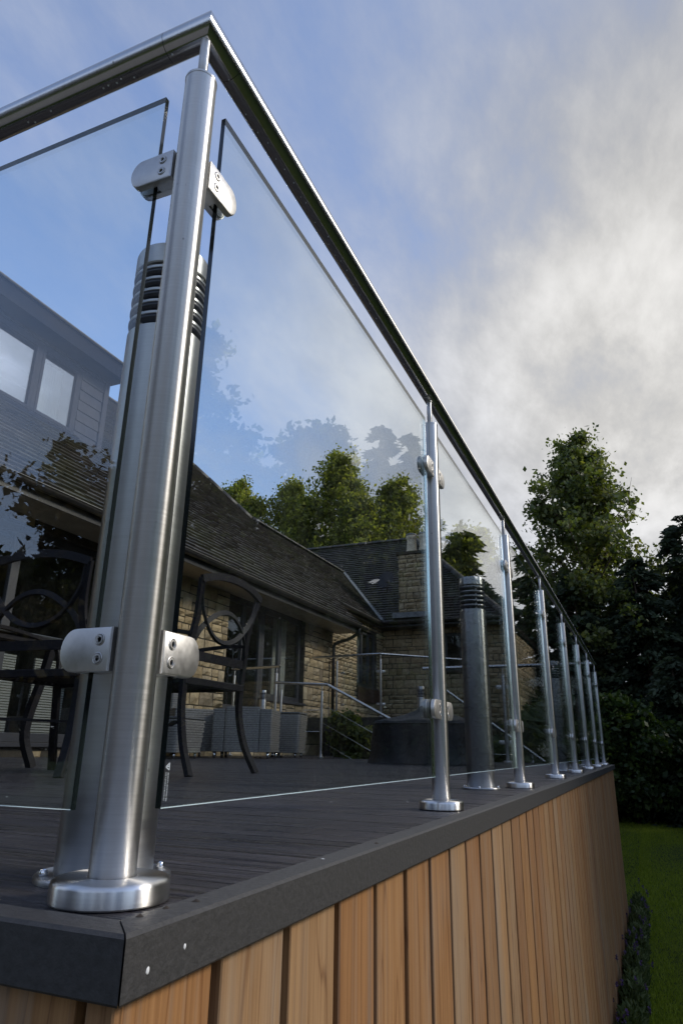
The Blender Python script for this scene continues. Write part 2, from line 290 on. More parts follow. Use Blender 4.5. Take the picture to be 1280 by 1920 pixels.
# ---------------------------------------------------------------- helpers
def tagp(o, label=None, cat=None, group=None, kind=None):
    if label: o['label'] = label
    if cat: o['category'] = cat
    if group: o['group'] = group
    if kind: o['kind'] = kind
    return o
def empty(name, loc=(0, 0, 0), rz=0):
    o = bpy.data.objects.new(name, None); C.objects.link(o); o.location = loc; o.rotation_euler = (0, 0, rz); o.empty_display_size = .1
    o.matrix_basis = Matrix.Translation(loc) @ Matrix.Rotation(rz, 4, 'Z'); return o
class MB:
    def __init__(s): s.v = []; s.f = []; s.mi = []; s.sm = []; s.tone = []
    def add(s, vs, fs, mi=0, smooth=False, tone=None):
        k = len(s.v); s.v += [tuple(p) for p in vs]; s.f += [tuple(i + k for i in f) for f in fs]
        s.mi += [mi] * len(fs); s.sm += [smooth] * len(fs); s.tone += [tone if tone is not None else .5] * len(fs); return s
    def box(s, a, b, mi=0, tone=None):
        x0, y0, z0 = a; x1, y1, z1 = b
        return s.add([(x0, y0, z0), (x1, y0, z0), (x1, y1, z0), (x0, y1, z0), (x0, y0, z1), (x1, y0, z1), (x1, y1, z1), (x0, y1, z1)],
                     [(0, 3, 2, 1), (4, 5, 6, 7), (0, 1, 5, 4), (1, 2, 6, 5), (2, 3, 7, 6), (3, 0, 4, 7)], mi, False, tone)
    def bbox(s, a, b, e, mi=0, tone=None):
        # box with bevelled edges (rounded look), long axis any
        x0, y0, z0 = a; x1, y1, z1 = b; vs = []; idx = {}
        for ix, x in enumerate((x0, x1)):
            for iy, y in enumerate((y0, y1)):
                for iz, z in enumerate((z0, z1)):
                    for ax in range(3):
                        p = [x, y, z]; ins = [e if ix == 0 else -e, e if iy == 0 else -e, e if iz == 0 else -e]
                        for k in range(3):
                            if k != ax: p[k] += ins[k]
                        idx[(ix, iy, iz, ax)] = len(vs); vs.append(p)
        g = lambda i, j, k, ax: idx[(i, j, k, ax)]
        fs = []
        for s_ in (0, 1):
            f = [g(s_, 0, 0, 0), g(s_, 1, 0, 0), g(s_, 1, 1, 0), g(s_, 0, 1, 0)]; fs.append(f if s_ else f[::-1])
            f = [g(0, s_, 0, 1), g(0, s_, 1, 1), g(1, s_, 1, 1), g(1, s_, 0, 1)]; fs.append(f if s_ else f[::-1])
            f = [g(0, 0, s_, 2), g(1, 0, s_, 2), g(1, 1, s_, 2), g(0, 1, s_, 2)]; fs.append(f if s_ else f[::-1])
        def flip(f, par): return f[::-1] if par else f
        for p in (0, 1):
            for q in (0, 1):
                fs.append(flip([g(0, p, q, 1), g(1, p, q, 1), g(1, p, q, 2), g(0, p, q, 2)], (p + q) % 2 == 0 ))
                fs.append(flip([g(p, 0, q, 2), g(p, 1, q, 2), g(p, 1, q, 0), g(p, 0, q, 0)], (p + q) % 2 == 0))
                fs.append(flip([g(p, q, 0, 0), g(p, q, 1, 0), g(p, q, 1, 1), g(p, q, 0, 1)], (p + q) % 2 == 0))
        for i in (0, 1):
            for j in (0, 1):
                for k in (0, 1):
                    fs.append(flip([g(i, j, k, 0), g(i, j, k, 1), g(i, j, k, 2)], (i + j + k) % 2 == 0))
        return s.add(vs, fs, mi, False, tone)
    def tube(s, pts, r, n=10, mi=0, caps=True, smooth=True, sq=None, ups=None):
        pts = [Vector(p) for p in pts]; m = len(pts); rs = r if isinstance(r, (list, tuple)) else [r] * m
        vs = []; prev = None
        for i, p in enumerate(pts):
            d = (pts[min(i + 1, m - 1)] - pts[max(i - 1, 0)]).normalized()
            if prev is None:
                a = Vector((0, 0, 1)) if abs(d.z) < .9 else Vector((1, 0, 0))
                if ups: a = Vector(ups)
                nx = (a - d * a.dot(d)).normalized()
            else: nx = (prev - d * prev.dot(d)).normalized()
            prev = nx; ny = d.cross(nx)
            for k in range(n):
                t_ = 2 * math.pi * k / n
                if sq:   # flat bar section a x b
                    cx_, sx_ = [(1, 1), (-1, 1), (-1, -1), (1, -1)][k]; vs.append(p + nx * sq[0] * cx_ + ny * sq[1] * sx_)
                else: vs.append(p + (nx * math.cos(t_) + ny * math.sin(t_)) * rs[i])
        fs = []
        for i in range(m - 1):
            for k in range(n): a = i * n + k; b_ = i * n + (k + 1) % n; fs.append((a, b_, b_ + n, a + n))
        s.add(vs, fs, mi, smooth and not sq)
        if caps: s.add([], []); k0 = len(s.v) - len(vs); s.f += [tuple(k0 + i for i in range(n))[::-1], tuple(k0 + (m - 1) * n + i for i in range(n))]; s.mi += [mi] * 2; s.sm += [False] * 2; s.tone += [.5] * 2
        return s
    def lathe(s, prof, c=(0, 0, 0), n=32, mi=0, smooth=True):
        # split the profile where it turns sharply, so long straight runs keep true normals
        P2 = [prof[0]]
        for i in range(1, len(prof) - 1):
            P2.append(prof[i]); a0 = math.atan2(prof[i][1] - prof[i - 1][1], prof[i][0] - prof[i - 1][0]); a1 = math.atan2(prof[i + 1][1] - prof[i][1], prof[i + 1][0] - prof[i][0])
            dd = abs((a1 - a0 + math.pi) % (2 * math.pi) - math.pi); l0 = math.hypot(prof[i][1] - prof[i - 1][1], prof[i][0] - prof[i - 1][0]); l1 = math.hypot(prof[i + 1][1] - prof[i][1], prof[i + 1][0] - prof[i][0])
            if dd > R_(38) or (dd > R_(8) and max(l0, l1) > 8 * min(l0, l1)): P2.append(None); P2.append(prof[i])
        P2.append(prof[-1])
        if None in P2:
            runs = [[]]
            for q in P2:
                if q is None: runs.append([])
                else: runs[-1].append(q)
            for j, rn in enumerate(runs): s._lathe(rn, c, n, mi, smooth, j == 0, j == len(runs) - 1)
            return s
        return s._lathe(prof, c, n, mi, smooth, True, True)
    def _lathe(s, prof, c, n, mi, smooth, cap0, cap1):
        vs = []; fs = []; m = len(prof)
        for (r, z) in prof:
            for k in range(n): t_ = 2 * math.pi * k / n; vs.append((c[0] + r * math.cos(t_), c[1] + r * math.sin(t_), c[2] + z))
        for i in range(m - 1):
            for k in range(n): a = i * n + k; b_ = i * n + (k + 1) % n; fs.append((a, b_, b_ + n, a + n))
        s.add(vs, fs, mi, smooth); k0 = len(s.v) - len(vs)
        if cap1 and prof[-1][0] > 0: s.f.append(tuple(k0 + (m - 1) * n + i for i in range(n))); s.mi.append(mi); s.sm.append(False); s.tone.append(.5)
        if cap0 and prof[0][0] > 0: s.f.append(tuple(k0 + i for i in range(n))[::-1]); s.mi.append(mi); s.sm.append(False); s.tone.append(.5)
        return s
    def xf(s, Mx): s.v = [tuple(Mx @ Vector(p)) for p in s.v]; return s
    def mesh(s, name, mats):
        me = bpy.data.meshes.new(name); me.from_pydata(s.v, [], s.f)
        for m in (mats if isinstance(mats, (list, tuple)) else [mats]): me.materials.append(m)
        me.polygons.foreach_set('material_index', s.mi); me.polygons.foreach_set('use_smooth', s.sm)
        a = me.attributes.new('tone', 'FLOAT', 'FACE'); a.data.foreach_set('value', s.tone); me.update(); return me
    def build(s, name, mats, parent=None, **k):
        o = bpy.data.objects.new(name, s.mesh(name, mats)); C.objects.link(o)
        if parent: o.parent = parent
        return tagp(o, **k)
def link(name, me, parent=None, mw=None, **k):
    o = bpy.data.objects.new(name, me); C.objects.link(o)
    if parent: o.parent = parent
    if mw is not None: o.matrix_basis = mw
    return tagp(o, **k)
def copy_tree(o, parent=None):
    c = o.copy(); C.objects.link(c)
    if parent: c.parent = parent
    for ch in [x for x in C.objects if x.parent == o]: copy_tree(ch, c)
    return c
def autosmooth(me, ang=40):
    bm = bmesh.new(); bm.from_mesh(me); bmesh.ops.remove_doubles(bm, verts=bm.verts, dist=1e-6)
    bmesh.ops.recalc_face_normals(bm, faces=bm.faces)
    for e in bm.edges:
        if len(e.link_faces) == 2 and e.calc_face_angle(0) > R_(ang): e.smooth = False
    for f in bm.faces: f.smooth = True
    bm.to_mesh(me); bm.free()
def spline(pts, k=6):
    P = [Vector(p) for p in pts]; P = [P[0] * 2 - P[1]] + P + [P[-1] * 2 - P[-2]]; out_ = []
    for i in range(1, len(P) - 2):
        for j in range(k):
            t_ = j / k; a, b_, c_, d = P[i - 1:i + 3]
            out_.append(.5 * ((2 * b_) + (c_ - a) * t_ + (2 * a - 5 * b_ + 4 * c_ - d) * t_ ** 2 + (3 * b_ - a - 3 * c_ + d) * t_ ** 3))
    out_.append(P[-2]); return out_

# ---------------------------------------------------------------- ground
GZ = -1.56
g = MB(); nn = 60; ex = np.concatenate([-np.geomspace(150, 8, 20), np.linspace(-7, 12, 30), np.geomspace(13, 150, 20)]); ey = np.concatenate([-np.geomspace(150, 4, 20), np.linspace(-3, 28, 50), np.geomspace(29, 200, 20)])
vs = [(x, y, GZ + .02 * math.sin(x * 1.3) * math.cos(y * .9) + .9 * max(0, (y - 24) / 60)) for y in ey for x in ex]
fs = [(j * len(ex) + i, j * len(ex) + i + 1, (j + 1) * len(ex) + i + 1, (j + 1) * len(ex) + i) for j in range(len(ey) - 1) for i in range(len(ex) - 1)]
g.add(vs, fs, 0, True).build('lawn', m_lawn, kind='structure')

m_pave = simple('added_grey_paving', (.15, .145, .135), .85, 0, 6, .18, .3)
pv = MB()  # unseen paving, added to give the steel a grey reflection and warm bounce
for i in range(16):
    for j in range(9):
        x0 = -6.2 + i * .602; y0_ = -1.0 - (j + 1) * .602
        pv.bbox((x0, y0_, GZ - .02), (x0 + .592, y0_ + .592, GZ + .035 + random.uniform(-.003, .003)), .004)
pv.build('added_paving', m_pave, kind='structure')

def blades_mesh(name, pts, h, wdt, m, lean=.35, tones=None):
    n_ = len(pts); a = rng.uniform(0, 2 * np.pi, n_); hh = h * rng.uniform(.6, 1.3, n_); ww = wdt * rng.uniform(.7, 1.3, n_)
    dx = np.stack([np.cos(a), np.sin(a), np.zeros(n_)], 1); la = rng.uniform(0, 2 * np.pi, n_); ln = np.stack([np.cos(la), np.sin(la), np.zeros(n_)], 1) * (lean * hh * rng.uniform(0, 1, n_))[:, None]
    p0 = pts - dx * ww[:, None]; p1 = pts + dx * ww[:, None]; p2 = pts + ln; p2[:, 2] += hh
    return poly_mesh(name, np.stack([p0, p1, p2], 1).reshape(-1, 3), 3, m, tones if tones is not None else rng.uniform(0, 1, n_))
def poly_mesh(name, verts, k, m, tones):
    nf = len(verts) // k; me = bpy.data.meshes.new(name); me.vertices.add(len(verts)); me.vertices.foreach_set('co', verts.astype(np.float32).ravel())
    me.loops.add(len(verts)); me.loops.foreach_set('vertex_index', np.arange(len(verts), dtype=np.int32))
    me.polygons.add(nf); me.polygons.foreach_set('loop_start', np.arange(0, nf * k, k, dtype=np.int32)); me.polygons.foreach_set('loop_total', np.full(nf, k, dtype=np.int32))
    me.materials.append(m); a = me.attributes.new('tone', 'FLOAT', 'FACE'); a.data.foreach_set('value', np.clip(tones, 0, 1).astype(np.float32)); me.update(calc_edges=True); me.validate(); return me
n_ = 260000
yy = 4 + 20 * rng.uniform(0, 1, n_) ** 1.3; xx = .12 + rng.uniform(0, 1, n_) ** 1.25 * (1.6 + (yy - 4) * .16)
xx = np.where((yy > 8.3) & (rng.uniform(0, 1, n_) < .45), rng.uniform(-2, .3, n_), xx)
pt = np.stack([xx, yy, np.full(n_, GZ - .005)], 1)
link('grass', blades_mesh('grass', pt, .035, .0035, lf_grass, .9), None, None, label='short mown lawn grass beside the cedar clad deck', cat='grass', kind='stuff')

# ---------------------------------------------------------------- deck
deck = tagp(empty('raised_deck', (0, 0, GZ)), 'raised terrace deck with charcoal boards and vertical cedar cladding', 'deck')
def D(o): o.parent = deck; o.matrix_parent_inverse = Matrix.Translation((0, 0, -GZ)); return o
PITCH, HW = .145, .1422
bm_ = MB().bbox((-5.25, -HW / 2, -.024), (.058, HW / 2, 0), .0018).mesh('deck_board', m_deck)
nb = 0; y = .052 - .004 - HW / 2 + .0
y0b = .050 - PITCH / 2
k = 0; yb = .0515 + PITCH / 2
# first board: narrower strip against the front edging
first = MB().bbox((-5.25, -.060, -.024), (.058, .0486, 0), .0018)
D(first.build('deck_board', m_deck))
while yb < 8.02:
    o = link('deck_board', bm_, None, Matrix.Translation((0, yb, random.uniform(-.0006, .0006)))); D(o); yb += PITCH
# landing beyond, beside the steps
bm2 = MB().bbox((-5.25, -HW / 2, -.024), (-3.62, HW / 2, 0), .0018).mesh('deck_board', m_deck)
yb2 = 8.185 + .01
while yb2 < 11.0:
    D(link('deck_board', bm2, None, Matrix.Translation((0, yb2 + .01, random.uniform(-.0006, .0006))))); yb2 += PITCH
# edging (picture frame fascia) : front along X, right along Y, mitred
def edging(a, b_, side):
    # profile across: inner at 0, outer at 0.037, height .045
    prof = [(0, -.020), (0, .0), (.0015, .0025), (.034, .0025), (.0372, .0005), (.0372, -.041), (.0355, -.043), (.012, -.043), (.012, -.020)]
    return prof
def edge_board(p0, p1, outward, ext0, ext1, z=0):
    prof = [(0, -.020), (0, .0012), (.0015, .0027), (.0335, .0027), (.0372, .0002), (.0372, -.0405), (.0355, -.0425), (.010, -.0425), (.010, -.020)]
    d = (Vector(p1) - Vector(p0)).normalized(); o_ = Vector(outward); vs = []
    for p, ex_, sg in ((Vector(p0), ext0, -1), (Vector(p1), ext1, 1)):
        for (a, z_) in prof: q = p + o_ * a + d * (sg * ex_ * a); vs.append((q.x, q.y, z + z_))
    n = len(prof); fs = [(i, (i + 1) % n, n + (i + 1) % n, n + i) for i in range(n)] + [tuple(range(n))[::-1], tuple(range(n, 2 * n))]
    mb = MB().add(vs, fs); me = mb.mesh('edging_board', m_fasc); autosmooth(me, 25); 
    for f in me.polygons: f.use_smooth = False
    return me
D(link('edging_board', edge_board((.0625, -.0595, 0), (.0625, 3.60, 0), (1, 0, 0), 1, 0)))
D(link('edging_board', edge_board((.0625, 3.602, 0), (.0625, 6.98, 0), (1, 0, 0), 0, 0)))
D(link('edging_board', edge_board((.0625, 6.983, 0), (.0625, 8.10, 0), (1, 0, 0), 0, 1)))
D(link('edging_board', edge_board((-3.6, -.0605, 0), (.0615, -.0605, 0), (0, -1, 0), 0, 1)))
D(link('edging_board', edge_board((-5.3, -.0605, 0), (-3.602, -.0605, 0), (0, -1, 0), 0, 0)))
D(link('edging_board', edge_board((.0615, 8.10, 0), (-3.6, 8.10, 0), (0, 1, 0), 1, 0)))
# frame behind the cladding, joists
fr_ = MB(); fr_.box((-5.3, -.045, GZ), (.045, -.02, -.045)); fr_.box((.02, -.02, GZ), (.045, 8.08, -.045)); fr_.box((-5.3, 8.05, GZ), (.02, 8.08, -.045))
for i in range(18): fr_.box((-5.3 + i * .31, -.02, -.17), (-5.3 + i * .31 + .045, 8.05, -.0285))
fr_.box((-5.3, 8.1, -.17), (-3.64, 11.1, -.0285))
D(fr_.build('deck_frame', m_wood_dark))
# cedar boards: each its own width jitter via shared variants
cl = [MB().bbox((0, -.0605 + j * .0004, GZ - .03), (.019, .0605 - j * .0004, -.030), .0015).mesh('cedar_board', m_cedar) for j in range(3)]
yb = -.012; k = 0
while yb < 8.03:
    D(link('cedar_board', cl[k % 3], None, Matrix.Translation((.063 + random.uniform(-.0007, .0007), yb, random.uniform(-.004, 0))))); yb += .1376; k += 1
clx = [MB().bbox((-.0605 + j * .0004, -.019, GZ - .03), (.0605 - j * .0004, 0, -.030), .0015).mesh('cedar_board', m_cedar) for j in range(3)]
xb = .020; k = 0
D(MB().bbox((.055, -.0795, GZ - .03), (.0815, -.0605, -.030), .0015).build('cedar_corner_strip', m_cedar))
xb = -.016
while xb > -5.2:
    D(link('cedar_board', clx[k % 3], None, Matrix.Translation((xb, -.0605 + random.uniform(-.0007, .0007), 0)))); xb -= .1376; k += 1
# edging screws and specks
sp = MB()
for (yy_, zz_) in ((.04, -.020), (-.035, -.029)): sp.lathe([(0, 0), (.0028, .0), (.0022, .0016), (0, .002)], (0, 0, 0), 8) if False else None
def blob(mb, c, r, axis):
    # flattened irregular speck on a surface
    b_ = MB(); k = 9; vs = [(0, 0, r[2])] ; 
    for i in range(k): a = 2 * math.pi * i / k; q = random.uniform(.75, 1.15); vs.append((r[0] * math.cos(a) * q, r[1] * math.sin(a) * q, 0))
    fs = [(0, 1 + i, 1 + (i + 1) % k) for i in range(k)]
    b_.add(vs, fs, 0, True); b_.xf(Matrix.Translation(c) @ axis); mb.add(b_.v, b_.f, 0, True)
AX = Matrix.Rotation(R_(90), 4, 'Y'); AY = Matrix.Rotation(R_(90), 4, 'X')
blob(sp, (.0998, -.068, -.026), (.0032, .002, .0014), AX); blob(sp, (.0998, -.022, -.020), (.0023, .0015, .0012), AX); blob(sp, (.082, -.06, -.046), (.004, .0014, .0018), AX)
blob(sp, (-.112, -.0978, -.022), (.0058, .0026, .002), AY @ Matrix.Rotation(.7, 4, 'Z'))
blob(sp, (.075, .30, .0028), (.003, .001, .0006), Matrix.Identity(4))
for i in range(26): blob(sp, (random.uniform(-3, -.1), random.uniform(.5, 6), .0003), (.006, .003, .0008), Matrix.Rotation(random.random() * 3, 4, 'Z'))
D(sp.build('bird_droppings', m_fleck, kind='stuff'))
dp = MB()
for c in ((.078, .022, .0028), (.071, -.012, .0028), (.083, .47, .0028), (.07, -.045, .0028)): blob(dp, c, (.0035, .0035, .0022), Matrix.Identity(4))
for i in range(16): blob(dp, (random.uniform(-4.2, -2.2), random.uniform(7.4, 8.0), .0003), (.02, .014, .012), Matrix.Rotation(random.random() * 3, 4, 'Z'))
D(dp.build('dirt_crumbs', m_soil, kind='stuff'))

# ---------------------------------------------------------------- balustrade
bal = tagp(empty('glass_balustrade', (0, 0, 0)), 'stainless steel and clear glass balustrade running round the edge of the raised deck', 'railing')
RAILZ, PR, PT = 1.103, .0212, 1.004
postY = [0, 1.136, 2.272, 3.405, 4.53, 5.66, 6.80, 7.95]
post_me = MB().lathe([(PR, .015), (PR, PT - .0035), (PR + .0006, PT - .0035), (PR + .0006, PT), (PR - .004, PT + .0012), (.006, PT + .0016)], n=48).mesh('post', m_steel)
cov_prof = [(.0522, .0012), (.0527, .0025), (.0527, .0155), (.0519, .0182), (.0500, .0198), (.0470, .0204), (.0235, .0208), (.0222, .0205), (.0215, .019)]
cover_me = MB().lathe(cov_prof, n=64).mesh('base_cover', m_disc)
spig_me = MB().lathe([(.0068, PT), (.0068, RAILZ - PR + .004)], n=20).mesh('spigot', m_steel)
sadY = MB()
for s_ in (-1, 1):
    pass
def saddle(axis):
    mb = MB(); n = 7; vs = []
    for j, u_ in enumerate((-.028, .028)):
        for layer in (PR + .0004, PR + .0026):
            for i in range(n):
                a = R_(-90 - 34 + 68 * i / (n - 1)); vs.append((layer * math.cos(a), u_, RAILZ + layer * math.sin(a)) if axis == 'Y' else (u_, layer * math.cos(a), RAILZ + layer * math.sin(a)))
    fs = []
    for i in range(n - 1): fs += [(i, i + 1, 2 * n + i + 1, 2 * n + i), (n + i, 3 * n + i, 3 * n + i + 1, n + i + 1), (i, n + i, n + i + 1, i + 1), (2 * n + i, 2 * n + i + 1, 3 * n + i + 1, 3 * n + i)]
    fs += [(0, 2 * n, 3 * n, n), (n - 1, 2 * n - 1, 4 * n - 1, 3 * n - 1)]
    mb.add(vs, fs); mb.lathe([(.0085, RAILZ - PR - .006), (.0085, RAILZ - PR - .001)], n=16); me = mb.mesh('rail_saddle', m_clamp); return me
sad = saddle('Y')
def add_post(x, y, axis='Y', corner=False):
    p = link('post', post_me, bal, Matrix.Translation((x, y, 0)))
    link('base_cover', cover_me, p, Matrix.Identity(4)); link('spigot', spig_me, p, Matrix.Identity(4))
    if not corner: link('rail_saddle', sad, p, Matrix.Rotation(0 if axis == 'Y' else R_(90), 4, 'Z'))
for i, y in enumerate(postY): add_post(0, y, 'Y', i in (0, 7))
XF = [-1.5, -2.9, -4.2]
add_post(XF[0], 0, 'X'); add_post(XF[1], 0, 'X'); add_post(XF[2], 0, 'X')
add_post(-1.05, 7.95, 'X'); add_post(-2.0 + .06, 7.95, 'X')
# handrail pieces: mitred corner piece with seams at 75 mm
def rail(pts, m, name='handrail', par=None, PR=PR):
    mb = MB(); P = [Vector(p) for p in pts]; n = 40; vs = []
    for i, p in enumerate(P):
        if 0 < i < len(P) - 1:
            d0 = (p - P[i - 1]).normalized(); d1 = (P[i + 1] - p).normalized(); nm = (d0 + d1).normalized(); side = Vector((0, 0, 1)).cross(nm).normalized(); k_ = 1 / max(.3, nm.dot(d0))
        else:
            nm = (P[1] - P[0]).normalized() if i == 0 else (P[-1] - P[-2]).normalized(); side = Vector((0, 0, 1)).cross(nm).normalized(); k_ = 1
        upv = nm.cross(side).normalized()
        for k in range(n): a = 2 * math.pi * k / n; vs.append(p + side * math.cos(a) * PR * k_ + upv * math.sin(a) * PR)
    fs = []
    for i in range(len(P) - 1):
        for k in range(n): a = i * n + k; b_ = i * n + (k + 1) % n; fs.append((a, b_, b_ + n, a + n))
    mb.add(vs, fs, 0, True); mb.add([], []); mb.f += [tuple(range(n))[::-1], tuple(range((len(P) - 1) * n, len(P) * n))]; mb.mi += [0, 0]; mb.sm += [False] * 2; mb.tone += [.5] * 2
    if isinstance(m, tuple): mb.mi = [0] * n + [1] * n + [0, 1]
    me = mb.mesh(name, list(m) if isinstance(m, tuple) else m); autosmooth(me, 30); return link(name, me, par or bal)
SE = .062
rail([(-SE, 0, RAILZ), (0, 0, RAILZ), (0, SE, RAILZ)], (m_steelX, m_steelY), 'handrail_elbow')
G_ = .0009
rail([(-5.2, 0, RAILZ), (-SE - G_, 0, RAILZ)], m_steelX); rail([(0, SE + G_, RAILZ), (0, 7.95 - SE, RAILZ)], m_steelY)
rail([(0, 7.95 - SE + G_, RAILZ), (0, 7.95, RAILZ), (-SE, 7.95, RAILZ)], (m_steelY, m_steelX), 'handrail_elbow')
rail([(-SE - G_, 7.95, RAILZ), (-2.05, 7.95, RAILZ)], m_steelX)
seam = MB()
for (a, b_) in (((-SE - G_ - .0001, 0, RAILZ), (-SE + .0001, 0, RAILZ)), ((0, SE, RAILZ), (0, SE + G_, RAILZ))): seam.tube([a, b_], PR - .0008, 32)
seam.build('rail_joint_sleeve', m_hole, bal)
# water drops under the rail
wd = MB()
for x_, a_ in ((-.055, -100), (-.15, -95), (-.16, -88), (-.175, -92), (-.185, -90), (-.13, -80), (-.33, -75), (-.34, -88), (-.48, -90), (-.29, -92), (-.62, -85)):
    a = R_(a_); p = Vector((x_, PR * math.cos(a), RAILZ + PR * math.sin(a))); wd.lathe([(0.0001, -.0016), (.0012, -.0009), (.0016, .0002), (.0008, .0012)], p, 8)
for i in range(34):
    y_ = .08 + i * .033 + random.uniform(-.02, .02); a = R_(random.uniform(-110, -75)); p = Vector((PR * math.cos(a), y_, RAILZ + PR * math.sin(a))); wd.lathe([(0.0001, -.0013), (.0009, -.0008), (.0012, .0002), (.0006, .001)], p, 8)
m_water, n, b, o = mat('water_drop'); b.inputs['Base Color'].default_value = (.8, .85, .9, 1); b.inputs['Roughness'].default_value = .03; b.inputs['Metallic'].default_value = .6
wd.build('water_drops', m_water, bal, kind='stuff')

# clamps ------------------------------------------------------------
def d_outline(L0, L1, h, n=14):
    r = h; pts = [(L0, -h), (L1 - r * .8, -h)]
    for i in range(1, n): a = -math.pi / 2 + math.pi * i / n; pts.append((L1 - r * .8 + r * .8 * math.cos(a), h * math.sin(a)))
    pts += [(L1 - r * .8, h), (L0, h)]; return pts
def plate(mb, outl, t0, t1, bev, mi=0):
    # extruded D plate between y=t0 and t1 with a rounded outer rim at t1
    n = len(outl); cx_ = sum(p[0] for p in outl) / n; rings = []
    sgn = 1 if t1 > t0 else -1
    def inset(d):
        res = []
        for i, (x, z) in enumerate(outl):
            p0 = Vector(outl[i - 1]); p1 = Vector(outl[(i + 1) % n]); tn = (p1 - p0).normalized(); nm = Vector((tn.y, -tn.x)); res.append((x - nm.x * d, z - nm.y * d))
        return res
    levels = [(0, t0), (0, t1 - sgn * bev), (bev * .3, t1 - sgn * bev * .3), (bev, t1)]
    vs = []
    for d, t_ in levels: vs += [(x, t_, z) for x, z in inset(d)]
    fs = []
    for l in range(3):
        for i in range(n): a = l * n + i; b_ = l * n + (i + 1) % n; fs.append((a, b_, b_ + n, a + n) if sgn < 0 else (a, a + n, b_ + n, b_))
    fs.append(tuple(range(3 * n, 4 * n)) if sgn < 0 else tuple(range(3 * n, 4 * n))[::-1]); fs.append(tuple(range(n))[::-1] if sgn < 0 else tuple(range(n)))
    mb.add(vs, fs, mi, True)
GT = .007; CT = .0145     # glass thickness, clamp half thickness
def clamp_mesh():
    mb = MB(); o_ = d_outline(.0235, .089, .0224)
    plate(mb, o_, -(GT / 2 + .0018), -CT, .0024); plate(mb, o_, GT / 2 + .0018, CT, .0024)
    mb.box((.0215, -CT + .0008, -.0222), (.050, CT - .0008, .0222))
    for s_ in (-1, 1):
        og = d_outline(.052, .087, .0206); vs = []
        nn_ = len(og); vs = [(x, s_ * (GT / 2 + .0004), z) for x, z in og] + [(x, s_ * (GT / 2 + .0022), z) for x, z in og]
        fs = [(i, (i + 1) % nn_, nn_ + (i + 1) % nn_, nn_ + i) for i in range(nn_)]; mb.add(vs, fs, 1)
    me = mb.mesh('clamp', [m_clamp, m_rubber]); autosmooth(me, 35); return me
clamp_me = clamp_mesh()
scr = MB(); scr.lathe([(.0064, 0), (.0062, .0006), (.0056, .0009), (.0050, .0002)], n=24).lathe([(.0049, -.0006), (.0047, .0012), (.0030, .0013), (.0020, -.0015)], n=6 * 3).lathe([(.0022, -.0008), (.0001, -.0008)], n=6, mi=1).lathe([(.0064, .0001), (.0054, .00035), (.0048, .0002)], n=24, mi=1)
scr_me = scr.mesh('screw', [m_clamp, m_hole])
def add_clamp(x, y, z, ang, screws, par=None):
    c = link('clamp', clamp_me, par or bal, Matrix.Translation((x, y, z)) @ Matrix.Rotation(ang, 4, 'Z'))
    if screws:
        for sz in (-.0095, .0095):
            for sy in (-1, 1):
                link('screw', scr_me, c, Matrix.Translation((.037, sy * (CT + .0001), sz)) @ Matrix.Rotation(-sy * R_(90), 4, 'X'))
CZ = (.225, .857)
def glass(x0, x1, y0, y1, z0, z1, par=None, m=None):
    mb = MB(); mb.box((x0, y0, z0), (x1, y1, z1)); vert_ax = 0 if (x1 - x0) < (y1 - y0) else 1
    # big faces pane, thin faces edge
    for i, f in enumerate(mb.f):
        vs = [Vector(mb.v[k]) for k in f]; nrm = (vs[1] - vs[0]).cross(vs[2] - vs[0]).normalized(); mb.mi[i] = 0 if abs(nrm[vert_ax]) > .9 else (2 if nrm.z < -.9 else 1)
    return mb.build('glass_panel', [m or m_glass, m_gedge, m_gbot], par or bal)
for i in range(7):
    a, b_ = postY[i], postY[i + 1]; p = glass(-GT / 2, GT / 2, a + .058, b_ - .058, .073, 1.0)
    if i == 0:
        # etched kitemark style safety stamp: triangle and two rows of tiny strokes
        mb = MB(); xg = GT / 2 + .0003
        def q(y0, y1, z0, z1): mb.add([(xg, y0, z0), (xg, y1, z0), (xg, y1, z1), (xg, y0, z1)], [(0, 1, 2, 3)])
        for (p0, p1) in (((.060, .1125), (.066, .1095)), ((.060, .1125), (.066, .1165)), ((.066, .1095), (.066, .1165)), ((.0625, .1125), (.0655, .1135))):
            d = Vector((p1[0] - p0[0], p1[1] - p0[1])); nn_ = Vector((-d.y, d.x)).normalized() * .0005; mb.add([(xg, p0[0] - nn_.x, p0[1] - nn_.y), (xg, p1[0] - nn_.x, p1[1] - nn_.y), (xg, p1[0] + nn_.x, p1[1] + nn_.y), (xg, p0[0] + nn_.x, p0[1] + nn_.y)], [(0, 1, 2, 3)])
        for row in (.0602, .0640):
            z_ = .107
            while z_ > .080:
                l_ = random.uniform(.0006, .0013); k_ = random.randint(0, 2)
                q(row, row + .0022, z_ - .0004, z_)
                if k_: q(row + random.choice((0, .0017)), row + random.choice((.0005, .0022)), z_ - l_, z_)
                z_ -= l_ + .0006
        mb.build('etched_stamp', m_etch, p)
    for z in CZ: add_clamp(0, a, z, R_(90), i < 2); add_clamp(0, b_, z, -R_(90), i < 2)
xs = [0] + XF
for i in range(3):
    glass(xs[i + 1] + .058, xs[i] - .056, -GT / 2, GT / 2, .073, 1.0)
    for z in CZ: add_clamp(xs[i], 0, z, R_(180), i < 1); add_clamp(xs[i + 1], 0, z, 0, False)
for a, b_ in ((0, -1.05), (-1.05, -1.94)):
    glass(b_ + .058, a - .058, 7.95 - GT / 2, 7.95 + GT / 2, .073, .96)
    for z in CZ: add_clamp(a, 7.95, z, R_(180), False); add_clamp(b_, 7.95, z, 0, False)

